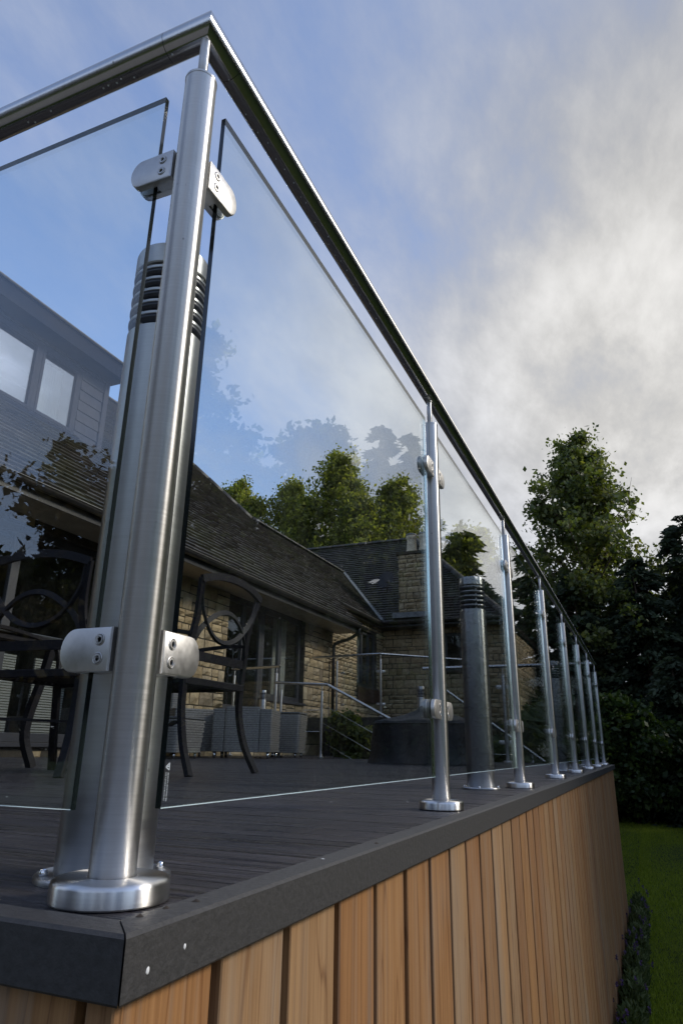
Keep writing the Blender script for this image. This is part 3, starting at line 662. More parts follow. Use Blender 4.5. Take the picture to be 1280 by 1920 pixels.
# ---------------------------------------------------------------- bollard lights
def make_bollard(loc, label, first=None):
    if first:
        b_ = copy_tree(first); b_.matrix_basis = Matrix.Translation(loc) @ Matrix.Rotation(random.random(), 4, 'Z'); b_['label'] = label; return b_
    b_ = tagp(empty('bollard_light', loc), label, 'bollard light', 'bollard lights standing on the deck')
    MB().lathe([(.0695, 0), (.0695, .0045), (.068, .006), (.052, .006)], n=56).build('base_flange', m_bol, b_)
    MB().lathe([(.0505, .006), (.0505, .655), (.049, .6565), (.028, .6565)], n=56).build('body', m_bol, b_)
    for k in range(4):
        a = R_(45 + 90 * k + 8); MB().lathe([(.0045, .006), (.0045, .009), (.0035, .0115), (.0012, .0125)], (.0602 * math.cos(a), .0602 * math.sin(a), 0), 12).build('bolt', m_bright, b_)
    z = .6615
    for k in range(5):
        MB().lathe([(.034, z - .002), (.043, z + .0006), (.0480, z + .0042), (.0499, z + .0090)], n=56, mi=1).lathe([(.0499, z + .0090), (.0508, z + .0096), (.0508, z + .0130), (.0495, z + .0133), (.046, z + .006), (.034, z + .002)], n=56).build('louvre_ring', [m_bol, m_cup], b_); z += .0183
    st = MB()
    for k in range(3):
        a = R_(20 + 120 * k); st.tube([(.042 * math.cos(a), .042 * math.sin(a), .65), (.042 * math.cos(a), .042 * math.sin(a), .76)], .003, 8)
    st.build('louvre_stay', m_bol, b_)
    MB().lathe([(.024, .65), (.024, .76)], n=24).build('inner_tube', m_led, b_)
    MB().lathe([(.020, .7535), (.0490, .7535), (.0506, .755), (.0506, .781), (.0495, .7845), (.045, .786)], n=56).build('cap', m_bol, b_)
    return b_
bo = make_bollard((-.083, .086, 0), 'brushed steel louvred bollard light right behind the nearest corner post')
make_bollard((-.112, 2.10, 0), 'steel louvred bollard light between the second and third posts from the corner', bo)
make_bollard((-.13, 4.95, 0), 'steel louvred bollard light behind the fifth post, seen through glass', bo)
make_bollard((-.13, 7.25, 0), 'steel louvred bollard light farthest along the railing near the deck end', bo)
make_bollard((-4.55, 8.30, .12), 'small bollard light beside the upper rail end behind the rattan chairs', bo)
make_bollard((-2.10, 8.00, .10), 'small bollard light standing just left of the second railing post, by the far steps', bo)

# ---------------------------------------------------------------- dining chairs
def make_chair(label):
    r = tagp(empty('dining_chair', (0, 0, 0)), label, 'chair', 'dark metal dining chairs on the deck')
    B = (.015, .006)
    # local: back plane at y=0, seat towards +y, width along x
    for s_ in (-1, 1):
        lg = spline([(s_ * .30, -.10, 0), (s_ * .275, -.035, .14), (s_ * .262, .0, .30), (s_ * .262, .0, .44)], 6)
        MB().tube(lg, 0, 4, sq=(.011, .019), ups=(0, 1, 0)).build('rear_leg', m_chair, r)
        lg = spline([(s_ * .30, .60, 0), (s_ * .272, .545, .14), (s_ * .262, .515, .30), (s_ * .262, .50, .43)], 6)
        MB().tube(lg, 0, 4, sq=(.011, .019), ups=(0, 1, 0)).build('front_leg', m_chair, r)
        up_ = spline([(s_ * .262, 0, .43), (s_ * .268, -.008, .56), (s_ * .25, -.035, .74), (s_ * .285, -.075, .93)], 6)
        MB().tube(up_, 0, 4, sq=(.010, .017), ups=(0, 1, 0)).build('back_post', m_chair, r)
        ar = spline([(s_ * .262, -.02, .66), (s_ * .315, .12, .675), (s_ * .325, .32, .665), (s_ * .30, .47, .64), (s_ * .275, .50, .56), (s_ * .262, .49, .43)], 6)
        MB().tube(ar, 0, 4, sq=(.008, .018), ups=(0, 0, 1)).build('arm', m_chair, r)
    tp = spline([(-.292, -.078, .925), (-.16, -.086, .962), (0, -.090, .975), (.16, -.086, .962), (.292, -.078, .925)], 6)
    MB().tube(tp, 0, 4, sq=(.019, .009), ups=(0, 0, 1)).build('top_rail', m_chair, r)
    u1 = spline([(-.27, -.072, .92), (-.235, -.055, .80), (-.13, -.04, .685), (0, -.034, .645), (.13, -.04, .685), (.235, -.055, .80), (.27, -.072, .92)], 6)
    MB().tube(u1, 0, 4, sq=(.013, .007), ups=(0, 0, 1)).build('back_loop', m_chair, r)
    u2 = spline([(-.256, -.015, .60), (-.205, -.036, .695), (-.10, -.050, .775), (0, -.055, .80), (.10, -.050, .775), (.205, -.036, .695), (.256, -.015, .60)], 6)
    MB().tube(u2, 0, 4, sq=(.013, .007), ups=(0, 0, 1)).build('back_arch', m_chair, r)
    MB().tube([(-.262, -.006, .56), (.262, -.006, .56)], 0, 4, sq=(.022, .009), ups=(0, 0, 1)).build('lower_rail', m_chair, r)
    st = MB(); st.bbox((-.27, -.015, .415), (.27, .025, .452), .004).bbox((-.27, .50, .415), (.27, .54, .452), .004).bbox((-.275, .02, .418), (-.245, .51, .45), .004).bbox((.245, .02, .418), (.275, .51, .45), .004); st.build('seat_frame', m_chair, r)
    for k in range(9): MB().bbox((-.247, .045 + k * .051, .432), (.247, .081 + k * .051, .446), .002).build('seat_slat', m_chair, r)
    MB().tube([(-.27, .02, .24), (0, .25, .235), (.27, .50, .24)], 0, 4, sq=(.006, .012), ups=(0, 0, 1)).build('stretcher', m_chair, r)
    return r
ch = make_chair('dark metal armchair with looped back, fully seen just right of the corner post')
def put(o, x, y, a, lab=None):
    o.matrix_basis = Matrix.Translation((x, y, 0)) @ Matrix.Rotation(R_(a), 4, 'Z')
    if lab: o['label'] = lab
put(ch, -1.56, 2.50, 90)
protos = [x for x in C.objects]
put(copy_tree(ch), -2.08, 1.80, 6, 'dark metal armchair partly behind the left glass, curved rear leg beside the lower clamp')
put(copy_tree(ch), -4.35, 2.35, -92, 'dark metal armchair on the far side of the table, seen between the nearer chairs')
put(copy_tree(ch), -4.40, 1.25, -86, 'dark metal armchair on the far side of the table at the left picture edge')
tb = tagp(empty('dining_table', (-3.25, 1.6, 0)), 'dark outdoor dining table with glass top between the looped back armchairs', 'table')
MB().bbox((-.52, -1.0, .715), (.52, 1.0, .735), .004).build('table_top', m_table, tb)
MB().bbox((-.50, -.98, .68), (-.47, .98, .714), .003).bbox((.47, -.98, .68), (.50, .98, .714), .003).bbox((-.469, -.98, .68), (.469, -.95, .714), .003).bbox((-.469, .95, .68), (.469, .98, .714), .003).build('apron', m_chair, tb)
for sx in (-1, 1):
    for sy in (-1, 1): MB().tube(spline([(sx * .47, sy * .95, 0), (sx * .43, sy * .90, .2), (sx * .46, sy * .94, .5), (sx * .48, sy * .96, .69)], 5), 0, 4, sq=(.02, .02), ups=(1, 0, 0)).build('leg', m_chair, tb)

# ---------------------------------------------------------------- rattan furniture
def rattan_block(mb, a, b_, taper=.0):
    # woven box: each side carries real horizontal strands
    x0, y0, z0 = a; x1, y1, z1 = b_; mb.bbox(a, b_, .012)
    pass
def weave(x0, y0, x1, y1, z0, z1, taper=0):
    mb = MB(); cz = z0; i = 0
    while cz < z1 - .006:
        f = 1 + taper * (cz - z0) / (z1 - z0); cx_, cy_ = (x0 + x1) / 2, (y0 + y1) / 2; hx, hy = (x1 - x0) / 2 * f, (y1 - y0) / 2 * f
        e = .004 if i % 2 else .0015; r = .018
        pts = []
        for (sx, sy) in ((-1, -1), (1, -1), (1, 1), (-1, 1)):
            pts.append((sx, sy))
        seg = []
        n_s = 14
        for s_ in range(4):
            p0, p1 = pts[s_], pts[(s_ + 1) % 4]
            for k in range(n_s):
                t_ = (k + .5) / n_s; wob = (.009 if (k + i) % 2 else .0)
                x = p0[0] + (p1[0] - p0[0]) * t_; y = p0[1] + (p1[1] - p0[1]) * t_; ox = (x if abs(x) >= .999 else 0); oy = (y if abs(y) >= .999 else 0)
                seg.append((cx_ + x * hx + ox * wob, cy_ + y * hy + oy * wob))
        m_ = len(seg); vs = [(x, y, cz) for x, y in seg] + [(x, y, cz + .021) for x, y in seg]
        mb.add(vs, [(k, (k + 1) % m_, m_ + (k + 1) % m_, m_ + k) for k in range(m_)], 0, True); cz += .026; i += 1
    return mb
def rattan_chair(loc, rz, label, BH=.80):
    r = tagp(empty('rattan_armchair', loc, rz), label, 'armchair', 'grey rattan seats at the far side of the deck')
    W, Dp = .36, .36
    for (x0, y0, x1, y1, z1, nm) in ((-W, -Dp, -W + .15, Dp, .56, 'arm'), (W - .15, -Dp, W, Dp, .56, 'arm'), (-W + .146, Dp - .15, W - .146, Dp + .002, BH, 'backrest'), (-W + .146, -Dp + .004, W - .146, Dp - .146, .36, 'seat_base')):
        bd = MB().bbox((x0 + .006, y0 + .006, .07), (x1 - .006, y1 - .006, z1), .01); p = bd.build(nm, m_wick, r)
        weave(x0 + .004, y0 + .004, x1 - .004, y1 - .004, .075, z1).build('woven_strands', m_strand, p, kind='stuff')
    MB().bbox((-W + .16, -Dp - .01, .362), (W - .16, Dp - .16, .46), .03).build('seat_cushion', m_wick, r)
    for sx in (-1, 1):
        for sy in (-1, 1): MB().lathe([(.014, 0), (.02, .03), (.02, .07)], (sx * (W - .04), sy * (Dp - .04), 0), 12).build('foot', m_bright, r)
    return r
def rattan_cube(loc, rz, label, s=.24, h=.42):
    r = tagp(empty('rattan_stool', loc, rz), label, 'stool', 'grey rattan seats at the far side of the deck')
    p = MB().bbox((-s, -s, .06), (s, s, h), .01).build('woven_body', m_wick, r); weave(-s - .003, -s - .003, s + .003, s + .003, .065, h, .10).build('woven_strands', m_strand, p, kind='stuff')
    MB().bbox((-s - .02, -s - .02, h), (s + .02, s + .02, h + .03), .01).build('top_pad', m_wick, r)
    for sx in (-1, 1):
        for sy in (-1, 1): MB().lathe([(.012, 0), (.016, .03), (.016, .06)], (sx * (s - .04), sy * (s - .04), 0), 10).build('foot', m_bright, r)
    return r
rattan_chair((-4.86, 7.0, 0), R_(150), 'grey rattan armchair farther left, its woven back behind the dining chair legs')
rattan_chair((-4.10, 7.15, 0), R_(200), 'low backed grey rattan armchair showing its wide woven back through the dining chair legs', .585)
rattan_cube((-4.08, 8.2, 0), R_(12), 'square grey rattan stool at the right end of the rattan seats, tapering to its feet', .20, .56)
rattan_cube((-4.35, 5.9, 0), R_(5), 'low grey rattan side table behind the corner post, half hidden by chair legs', .26, .40)

# ---------------------------------------------------------------- covered round fire table
cv = tagp(empty('covered_fire_pit', (-1.52, 6.35, 0)), 'fire pit hidden under a black fabric cover with peaked top behind the second post', 'garden cover')
mb = MB(); nA = 72; lev = [(.60, .004), (.585, .02), (.56, .08), (.545, .2), (.54, .34), (.53, .385), (.49, .405), (.38, .425), (.26, .455), (.15, .50), (.07, .545), (.02, .56)]
vs = []
for li, (r_, z_) in enumerate(lev):
    for k in range(nA):
        a = 2 * math.pi * k / nA; fold = .012 * math.sin(a * 9 + 1.3 * math.sin(a * 2)) * (1.4 if li < 4 else .5) + .008 * math.sin(a * 17 + li); sqr = 1 / max(abs(math.cos(a)), abs(math.sin(a))) ** .35
        sag = -.02 * (math.sin(a * 4) ** 2) if 5 < li < 10 else 0
        vs.append(((r_ + fold) * math.cos(a) * sqr, (r_ + fold) * math.sin(a) * sqr, max(.003, z_ + sag + random.uniform(-.004, .004))))
fs = [(l * nA + k, l * nA + (k + 1) % nA, (l + 1) * nA + (k + 1) % nA, (l + 1) * nA + k) for l in range(len(lev) - 1) for k in range(nA)] + [tuple(range((len(lev) - 1) * nA, len(lev) * nA))]
mb.add(vs, fs, 0, True).build('fabric_cover', m_cover, cv)
mb = MB().tube([((.545 + .004) * math.cos(a) / max(abs(math.cos(a)), abs(math.sin(a))) ** .35, (.545 + .004) * math.sin(a) / max(abs(math.cos(a)), abs(math.sin(a))) ** .35, .365) for a in [2 * math.pi * k / 60 for k in range(61)]], .006, 6, caps=False); mb.build('seam_cord', m_rubber, cv)

# ---------------------------------------------------------------- steps, their handrails, the upper terrace
def simple_post(par, x, y, z0, h, r=.021, cover=True):
    mb = MB().lathe([(r, z0), (r, z0 + h - .085), (.006, z0 + h - .083)], (x, y, 0), 20); p = mb.build('post', m_steel, par)
    MB().lathe([(.0065, z0 + h - .085), (.0065, z0 + h - .01)], (x, y, 0), 10).build('spigot', m_steel, p)
    if cover: MB().lathe([(.05, z0), (.05, z0 + .02), (.03, z0 + .023)], (x, y, 0), 24).build('base_cover', m_disc, p)
    return p
SY = 8.20
hr = tagp(empty('stair_handrail', (-3.6, SY, 0)), 'steel handrail with thin wires running level then sloping down beside the steps', 'handrail'); OFF = Vector((3.6, -SY, 0))
def H(p): return (p[0] + 3.6, p[1] - SY, p[2])
rail([H((-4.30, SY, 1.0)), H((-3.49, SY, .955))], m_steelX, 'handrail', hr, .019); rail([H((-3.485, SY, .953)), H((-2.3, SY, .36))], m_steelX, 'sloping_handrail', hr, .019)
for (x, z0, h) in ((-4.20, .0, .985), (-3.57, .0, .955)): simple_post(hr, x + 3.6, 0, z0, h, .019)
simple_post(hr, -2.45 + 3.6, 0, -.55, .97, .019)
for k, zz_ in enumerate((.62, .34)):
    MB().tube([H((-4.20, SY, zz_)), H((-3.57, SY, zz_))], .0025, 6).build('wire', m_bright, hr)
for k, zz_ in enumerate((.70, .46, .22)):
    MB().tube([H((-3.57, SY, zz_)), H((-2.45, SY, zz_ - .56))], .0025, 6).build('wire', m_bright, hr)
st = tagp(empty('deck_steps', (-3.0, 8.75, GZ)), 'timber steps going down from the deck behind the handrail', 'steps')
for k in range(7): MB().bbox((-.55 + k * .28, -.48, 1.36 - k * .2), (-.27 + k * .28, .48, 1.40 - k * .2), .003).build('tread', m_deck, st); 
MB().box((-.60, -.50, 0), (-.56, .50, 1.5)).build('riser_frame', m_wood_dark, st)
h2 = tagp(empty('second_handrail', (-2.05, 9.0, 0)), 'thin steel handrail sloping down behind the big bollard light, beyond the deck end', 'handrail')
rail([(0, 0, .93), (1.25, .25, .0)], m_steelX, 'sloping_handrail', h2, .017); simple_post(h2, .35, .07, -.5, 1.16, .017, False); simple_post(h2, 1.1, .22, -1.4, 1.5, .017, False)
MB().tube([(0, 0, .1), (.9, .2, .08)], .004, 6).build('wire', m_bright, h2)
# short railing by the rattan seats
ur = tagp(empty('upper_rail_end', (-4.4, 8.3, 0)), 'short level rail end on one post behind the rattan armchairs', 'handrail')
rail([(.05, .1, 1.25), (-.85, .25, 1.25)], m_steelX, 'handrail', ur, .021); simple_post(ur, 0, .1, 0, 1.24); simple_post(ur, -.8, .24, 0, 1.24)
tp_ = glass(-.75, -.05, .16, .17, .2, 1.05, ur)
# upper terrace slab with its own glass railing
tr_ = tagp(empty('upper_terrace', (-3.8, 11.2, GZ)), 'raised landing with dark edge beam and glass railing before the far stone wing', 'terrace')
def T(p): return (p[0] + 3.8, p[1] - 11.2, p[2] - GZ)
A_, B_, C_ = Vector((-5.25, 11.35, 0)), Vector((-3.80, 11.2, 0)), Vector((-2.3, 12.75, 0))
poly = [A_ + Vector((0, -.08, 0)), B_ + Vector((.05, -.08, 0)), C_ + Vector((.08, -.05, 0)), Vector((-2.25, 15.8, 0)), Vector((-5.25, 15.8, 0))]
mb = MB(); vs = [T((p.x, p.y, .60)) for p in poly] + [T((p.x, p.y, .655)) for p in poly]; n5 = 5
mb.add(vs, [(i, (i + 1) % n5, n5 + (i + 1) % n5, n5 + i) for i in range(n5)] + [(4, 3, 2, 1, 0), (5, 6, 7, 8, 9)]); mb.build('terrace_floor', m_deck, tr_)
for (p, q_) in ((poly[0], poly[1]), (poly[1], poly[2])):
    d = (q_ - p).normalized(); nn_ = Vector((d.y, -d.x, 0)) * .03; vs = []
    for z_ in (.40, .652):
        for c in (p, q_, q_ + nn_, p + nn_): vs.append(T((c.x, c.y, z_)))
    MB().add(vs, [(0, 3, 2, 1), (4, 5, 6, 7), (0, 1, 5, 4), (1, 2, 6, 5), (2, 3, 7, 6), (3, 0, 4, 7)]).build('edge_beam', m_wood_dark, tr_)
for c in ((-5.0, 11.6), (-3.9, 11.6), (-2.6, 13.2), (-5.0, 14.5)): MB().box(T((c[0] - .05, c[1] - .05, GZ)), T((c[0] + .05, c[1] + .05, .60))).build('support_post', m_wood_dark, tr_)
RT = 1.76
a_, b2_, c2_ = [T((p.x, p.y, RT)) for p in (A_, B_, C_)]
rail([a_, b2_], m_steelX, 'handrail', tr_, .021); rail([b2_, c2_], m_steelX, 'handrail', tr_, .021)
for p in (A_ + Vector((.55, -.056, 0)), B_, B_.lerp(C_, .95), B_.lerp(C_, .5)):
    q_ = T((p.x, p.y, .655)); pp = simple_post(tr_, q_[0], q_[1], q_[2], 1.10)
for (p, q_) in ((A_ + Vector((.62, -.062, 0)), B_), (B_, B_.lerp(C_, .5)), (B_.lerp(C_, .5), C_)):
    d = (q_ - p); Ln = d.length; d.normalize(); a0 = p + d * .06; a1 = q_ - d * .06; nn_ = Vector((d.y, -d.x, 0)) * .004; vs = []
    for z_ in (.73, 1.62):
        for c in (a0 - nn_, a1 - nn_, a1 + nn_, a0 + nn_): vs.append(T((c.x, c.y, z_)))
    MB().add(vs, [(0, 3, 2, 1), (4, 5, 6, 7), (0, 1, 5, 4), (1, 2, 6, 5), (2, 3, 7, 6), (3, 0, 4, 7)]).build('glass_panel', m_glass, tr_)
    for z_ in (.88, 1.45):
        for c, s_ in ((p, 1), (q_, -1)):
            t_ = T((c.x, c.y, z_)); add_clamp(t_[0], t_[1], t_[2], math.atan2(d.y * s_, d.x * s_), False, tr_)

# ---------------------------------------------------------------- the house
hs = tagp(empty('stone_house', (-5.3, 6, GZ)), 'honey stone house with steep tiled roofs, dark dormer and stone chimney beyond the deck', 'house')
HO = Vector((-5.3, 6, GZ))
def P(o, parent=hs):
    o.parent = parent
    if parent == hs: o.matrix_parent_inverse = Matrix.Translation(-HO)
    return o
def inrects(a0, a1, b0, b1, rects):
    return any(a0 < r[1] and a1 > r[0] and b0 < r[3] and b1 > r[2] for r in rects)
stones = []      # (distance, verts, faces, tone)
def stone_wall(origin, du, nrm, ulen, z0, z1, openings, courses=(.105, .15, .2, .24), seed=1):
    rs = random.Random(seed); du = Vector(du); nrm = Vector(nrm); z = z0
    def put_stone(u0, u1, a, b_):
        # clip against openings in u
        segs = [(u0, u1)]
        for (o0, o1, p0, p1) in openings:
            if a < p1 - .02 and b_ > p0 + .02:
                ns = []
                for (s0, s1) in segs:
                    if s1 <= o0 or s0 >= o1: ns.append((s0, s1)); continue
                    if s0 < o0 - .06: ns.append((s0, o0))
                    if s1 > o1 + .06: ns.append((o1, s1))
                segs = ns
        for (s0, s1) in segs:
            j = .009; s0 += j; s1 -= j; aa = a + j; bb = b_ - j
            if s1 - s0 < .03: continue
            nu, nz = (4, 3) if (s1 - s0) > .16 else (3, 3); vs = []; hh = rs.uniform(.018, .05)
            for iz in range(nz):
                for iu in range(nu):
                    fu, fz = iu / (nu - 1), iz / (nz - 1); edge = iu in (0, nu - 1) or iz in (0, nz - 1)
                    uu = s0 + (s1 - s0) * fu + (rs.uniform(-.005, .005)); zq = aa + (bb - aa) * fz + rs.uniform(-.004, .004)
                    d = rs.uniform(.001, .007) if edge else hh * rs.uniform(.6, 1.3)
                    p = origin + du * uu + nrm * d; vs.append((p.x, p.y, zq))
            fs = [(iz * nu + iu, iz * nu + iu + 1, (iz + 1) * nu + iu + 1, (iz + 1) * nu + iu) for iz in range(nz - 1) for iu in range(nu - 1)]
            ring = [iu for iu in range(nu)] + [iz * nu + nu - 1 for iz in range(1, nz)] + [(nz - 1) * nu + iu for iu in range(nu - 2, -1, -1)] + [iz * nu for iz in range(nz - 2, 0, -1)]
            k0 = len(vs)
            for r_ in ring: q = Vector(vs[r_]) - nrm * .03; vs.append(tuple(q))
            m_ = len(ring)
            for i in range(m_): fs.append((ring[i], k0 + i, k0 + (i + 1) % m_, ring[(i + 1) % m_]))
            if du.cross(Vector((0, 0, 1))).dot(nrm) < 0: fs = [f[::-1] for f in fs]
            c = origin + du * ((s0 + s1) / 2); dist = (Vector((c.x, c.y, (aa + bb) / 2)) - CAM).length
            size = math.sqrt((s1 - s0) * (bb - aa)) * abs(nrm.dot((CAM - c).normalized())) ** .5 / dist
            vis = 1 if (c.y > 4.2 or nrm.y < -.5) else .3
            stones.append((size * vis, vs, fs, rs.random()))
    while z < z1 - .03:
        h = min(rs.choice(courses), z1 - z)
        if z1 - z - h < .06: h = z1 - z
        u = rs.uniform(-.2, 0)
        while u < ulen:
            l = rs.uniform(.13, .36) * (1.15 if h > .18 else 1)
            u1 = min(u + l, ulen)
            if ulen - u1 < .08: u1 = ulen
            a = max(u, 0)
            if h > .17 and rs.random() < .45:
                hm = h * rs.uniform(.4, .6)
                put_stone(a, u1, z, z + hm); put_stone(a, u1, z + hm, z + h)
            else: put_stone(a, u1, z, z + h)
            u = u1 if u1 < ulen else ulen + 1
        z += h
WX = -5.3
# openings in y,z on the main wall (u = y - y0)
Y0 = -.6
op1 = [(.4, 5.75, .14, 2.32), (8.42, 9.62, .66, 2.42), (9.62, 11.12, .90, 2.42)]
stone_wall(Vector((WX, Y0, 0)), (0, 1, 0), (1, 0, 0), 12.42 - Y0, -.2, 2.62, [(a - Y0, b_ - Y0, c, d) for a, b_, c, d in op1], seed=3)
op2 = [(14.15, 15.45, 1.50, 2.80)]
WX2 = -5.45
stone_wall(Vector((WX2, 12.42, 0)), (0, 1, 0), (1, 0, 0), 15.9 - 12.42, .3, 3.05, [(a - 12.42, b_ - 12.42, c, d) for a, b_, c, d in op2], (.075, .1, .13), 5)
op3 = [(-3.86, -3.02, 1.95, 2.86)]
WY = 15.9
stone_wall(Vector((WX2, WY, 0)), (1, 0, 0), (0, -1, 0), -2.36 - WX2, -.9, 3.03, [(a - WX2, b_ - WX2, c, d) for a, b_, c, d in op3], (.09, .12, .16, .2), 9)
stone_wall(Vector((-2.36, WY, 0)), (0, 1, 0), (1, 0, 0), 5.0, GZ, 3.03, [], seed=11)
# plinth pieces under the terrace
stone_wall(Vector((WX, 11.0, 0)), (0, 1, 0), (1, 0, 0), 1.4, GZ, -.2, [], seed=12)
# chimney
CH = (-4.88, -4.02, 15.55, 16.35)
def chim_wall(o_, du, nr, l, s): stone_wall(Vector(o_), du, nr, l, 3.2, 4.86, [], (.09, .12, .16), s)
chim_wall((CH[0], CH[2], 0), (1, 0, 0), (0, -1, 0), CH[1] - CH[0], 20); chim_wall((CH[0], CH[2], 0), (0, 1, 0), (-1, 0, 0), CH[3] - CH[2], 21); chim_wall((CH[1], CH[2], 0), (0, 1, 0), (1, 0, 0), CH[3] - CH[2], 22)
stones.sort(key=lambda s: -s[0])
wl = MB()
wl.box((-9.6, Y0, GZ), (WX - .004, .4, 2.5)); wl.box((-9.6, .4, GZ), (WX - .004, 5.75, .14)); wl.box((-9.6, .4, 2.32), (WX - .004, 5.75, 2.5)); wl.box((-9.6, 5.75, GZ), (WX - .004, 8.42, 2.62))
wl.box((-9.6, 8.42, GZ), (WX - .004, 9.62, .66)); wl.box((-9.6, 9.62, GZ), (WX - .004, 11.12, .90)); wl.box((-9.6, 8.42, 2.42), (WX - .004, 11.12, 2.62)); wl.box((-9.6, 11.12, GZ), (WX - .004, 12.41, 2.62))
for r in op1: wl.box((-9.55, r[0] - .0, r[2]), (-6.6, r[1], r[3]))
wl.box((-9.5, 12.415, GZ), (WX2 - .004, 14.15, 3.04)); wl.box((-9.5, 15.45, GZ), (WX2 - .004, 18, 3.04)); wl.box((-9.5, 14.15, GZ), (WX2 - .004, 15.45, 1.5)); wl.box((-9.5, 14.15, 2.8), (WX2 - .004, 15.45, 3.04)); wl.box((-9.5, 14.15, 1.5), (-6.3, 15.45, 2.8))
wl.box((WX2 - .003, WY + .004, GZ), (-3.86, 20.9, 3.03)); wl.box((-3.02, WY + .004, GZ), (-2.364, 20.9, 3.03)); wl.box((-3.86, WY + .004, GZ), (-3.02, 20.9, 1.95)); wl.box((-3.86, WY + .004, 2.86), (-3.02, 20.9, 3.03)); wl.box((-3.86, WY + .6, 1.95), (-3.02, 20.9, 2.86))
wl.add([(-9.6, -.6, 2.5), (WX - .06, -.6, 2.5), (-9.3, -.6, 6.7), (-9.6, -.4, 2.5), (WX - .06, -.4, 2.5), (-9.3, -.4, 6.7)], [(0, 1, 2), (3, 5, 4), (0, 3, 4, 1), (1, 4, 5, 2), (2, 5, 3, 0)])
wall = P(wl.build('wall', m_mortar))
for k, (d, vs, fs, tn) in enumerate(stones[:300]):
    o = MB().add(vs, fs, 0, False, tn).build('stone', m_stone, wall)
rest = MB()
for (d, vs, fs, tn) in stones[300:]: rest.add(vs, fs, 0, False, tn)
rest.build('stone_facing', m_stone, wall, kind='stuff')
cw_ = MB().box((CH[0] + .004, CH[2] + .004, 3.15), (CH[1] - .004, CH[3] - .004, 4.855)).box((CH[0] - .05, CH[2] - .05, 4.86), (CH[1] + .05, CH[3] + .05, 4.93)).build('chimney', m_mortar); P(cw_)
MB().box((CH[0] - .12, CH[2] - .19, 3.20), (CH[1] + .12, CH[2] - .012, 3.33)).build('lead_apron', m_lead, cw_)
for x_ in (CH[0] + .27, CH[0] + .27 + .34):
    MB().lathe([(.155, 4.93), (.15, 5.02), (.128, 5.10), (.118, 5.32), (.125, 5.34), (.14, 5.36), (.14, 5.42), (.128, 5.44), (.10, 5.44)], (x_, CH[2] + .3, 0), 24).build('chimney_pot', m_pot, cw_)
    MB().lathe([(.10, 5.44), (.15, 5.445), (.15, 5.47), (.08, 5.50)], (x_, CH[2] + .3, 0), 20).build('pot_cowl', m_lead, cw_)

# windows and doors of the main wall
def opening(name, y0, y1, z0, z1, x, mull, th=.07, rec=.08, room=True, mf=None, sill=True, gm=None):
    mf = mf or m_frame; xr = x - rec
    mb = MB(); mb.bbox((xr - .05, y0, z0), (xr, y0 + th, z1), .004).bbox((xr - .05, y1 - th, z0), (xr, y1, z1), .004).bbox((xr - .05, y0 + th, z1 - th), (xr, y1 - th, z1), .004).bbox((xr - .05, y0 + th, z0), (xr, y1 - th, z0 + th), .004)
    for m_ in mull: mb.bbox((xr - .05, m_ - th * .6, z0 + th), (xr + .004, m_ + th * .6, z1 - th), .004)
    f = P(mb.build(name, mf)); ed = [y0 + th] + [v for m_ in mull for v in (m_ - th * .6, m_ + th * .6)] + [y1 - th]
    for i in range(0, len(ed), 2): MB().box((xr - .03, ed[i] - .01, z0 + th - .01), (xr - .022, ed[i + 1] + .01, z1 - th + .01)).build('pane', gm or m_wglass, f)
    if sill: MB().bbox((xr - .05, y0 - .03, z0 - .045), (x + .05, y1 + .03, z0 - .003), .004).build('sill', mf, f)
    return f
f1 = opening('patio_door', .4, 5.75, .14, 2.32, WX, [1.75, 3.1, 4.42], .09)
for (a, b_) in ((4.50, 4.86), (5.12, 5.60)):
    bl = MB()
    for k in range(30): bl.box((WX - .36, a, .22 + k * .027), (WX - .34, b_, .22 + k * .027 + .019))
    bl.build('blind', m_blind, f1)
f2 = opening('glazed_door', 8.42, 9.62, .66, 2.42, WX, [9.02], .08)
MB().tube(spline([(WX - .07, 8.93, 1.40), (WX - .02, 8.93, 1.43), (WX - .02, 8.93, 1.52), (WX - .02, 8.93, 1.62), (WX - .07, 8.93, 1.65)], 4), .010, 8).build('handle', m_bright, f2)
f3 = opening('picture_window', 9.623, 11.12, .90, 2.42, WX, [10.28], .09)
cu = MB(); pts = []
for k in range(41): y_ = 10.40 + .5 * k / 40; pts.append((WX - .30 + .03 * math.sin(k * 1.9), y_))
cu.add([(x, y, 1.0) for x, y in pts] + [(x, y, 2.38) for x, y in pts], [(i, i + 1, 42 + i, 41 + i) for i in range(40)], 0, True).build('curtain', m_curtain, f3)
f4 = opening('side_window', 14.15, 15.45, 1.50, 2.80, WX2, [14.58, 15.02], .07, .05)
cu = MB(); pts = [(WX2 - .25 + .02 * math.sin(k * 1.7), 14.3 + .6 * k / 40) for k in range(41)]
cu.add([(x, y, 1.55) for x, y in pts] + [(x, y, 2.75) for x, y in pts], [(i, i + 1, 42 + i, 41 + i) for i in range(40)], 0, True).build('curtain', m_curtain, f4)
MB().bbox((WX2 + .036, 14.10, 1.14), (WX2 + .062, 15.5, 1.46), .004).build('brown_panel', m_brownsill, f4)
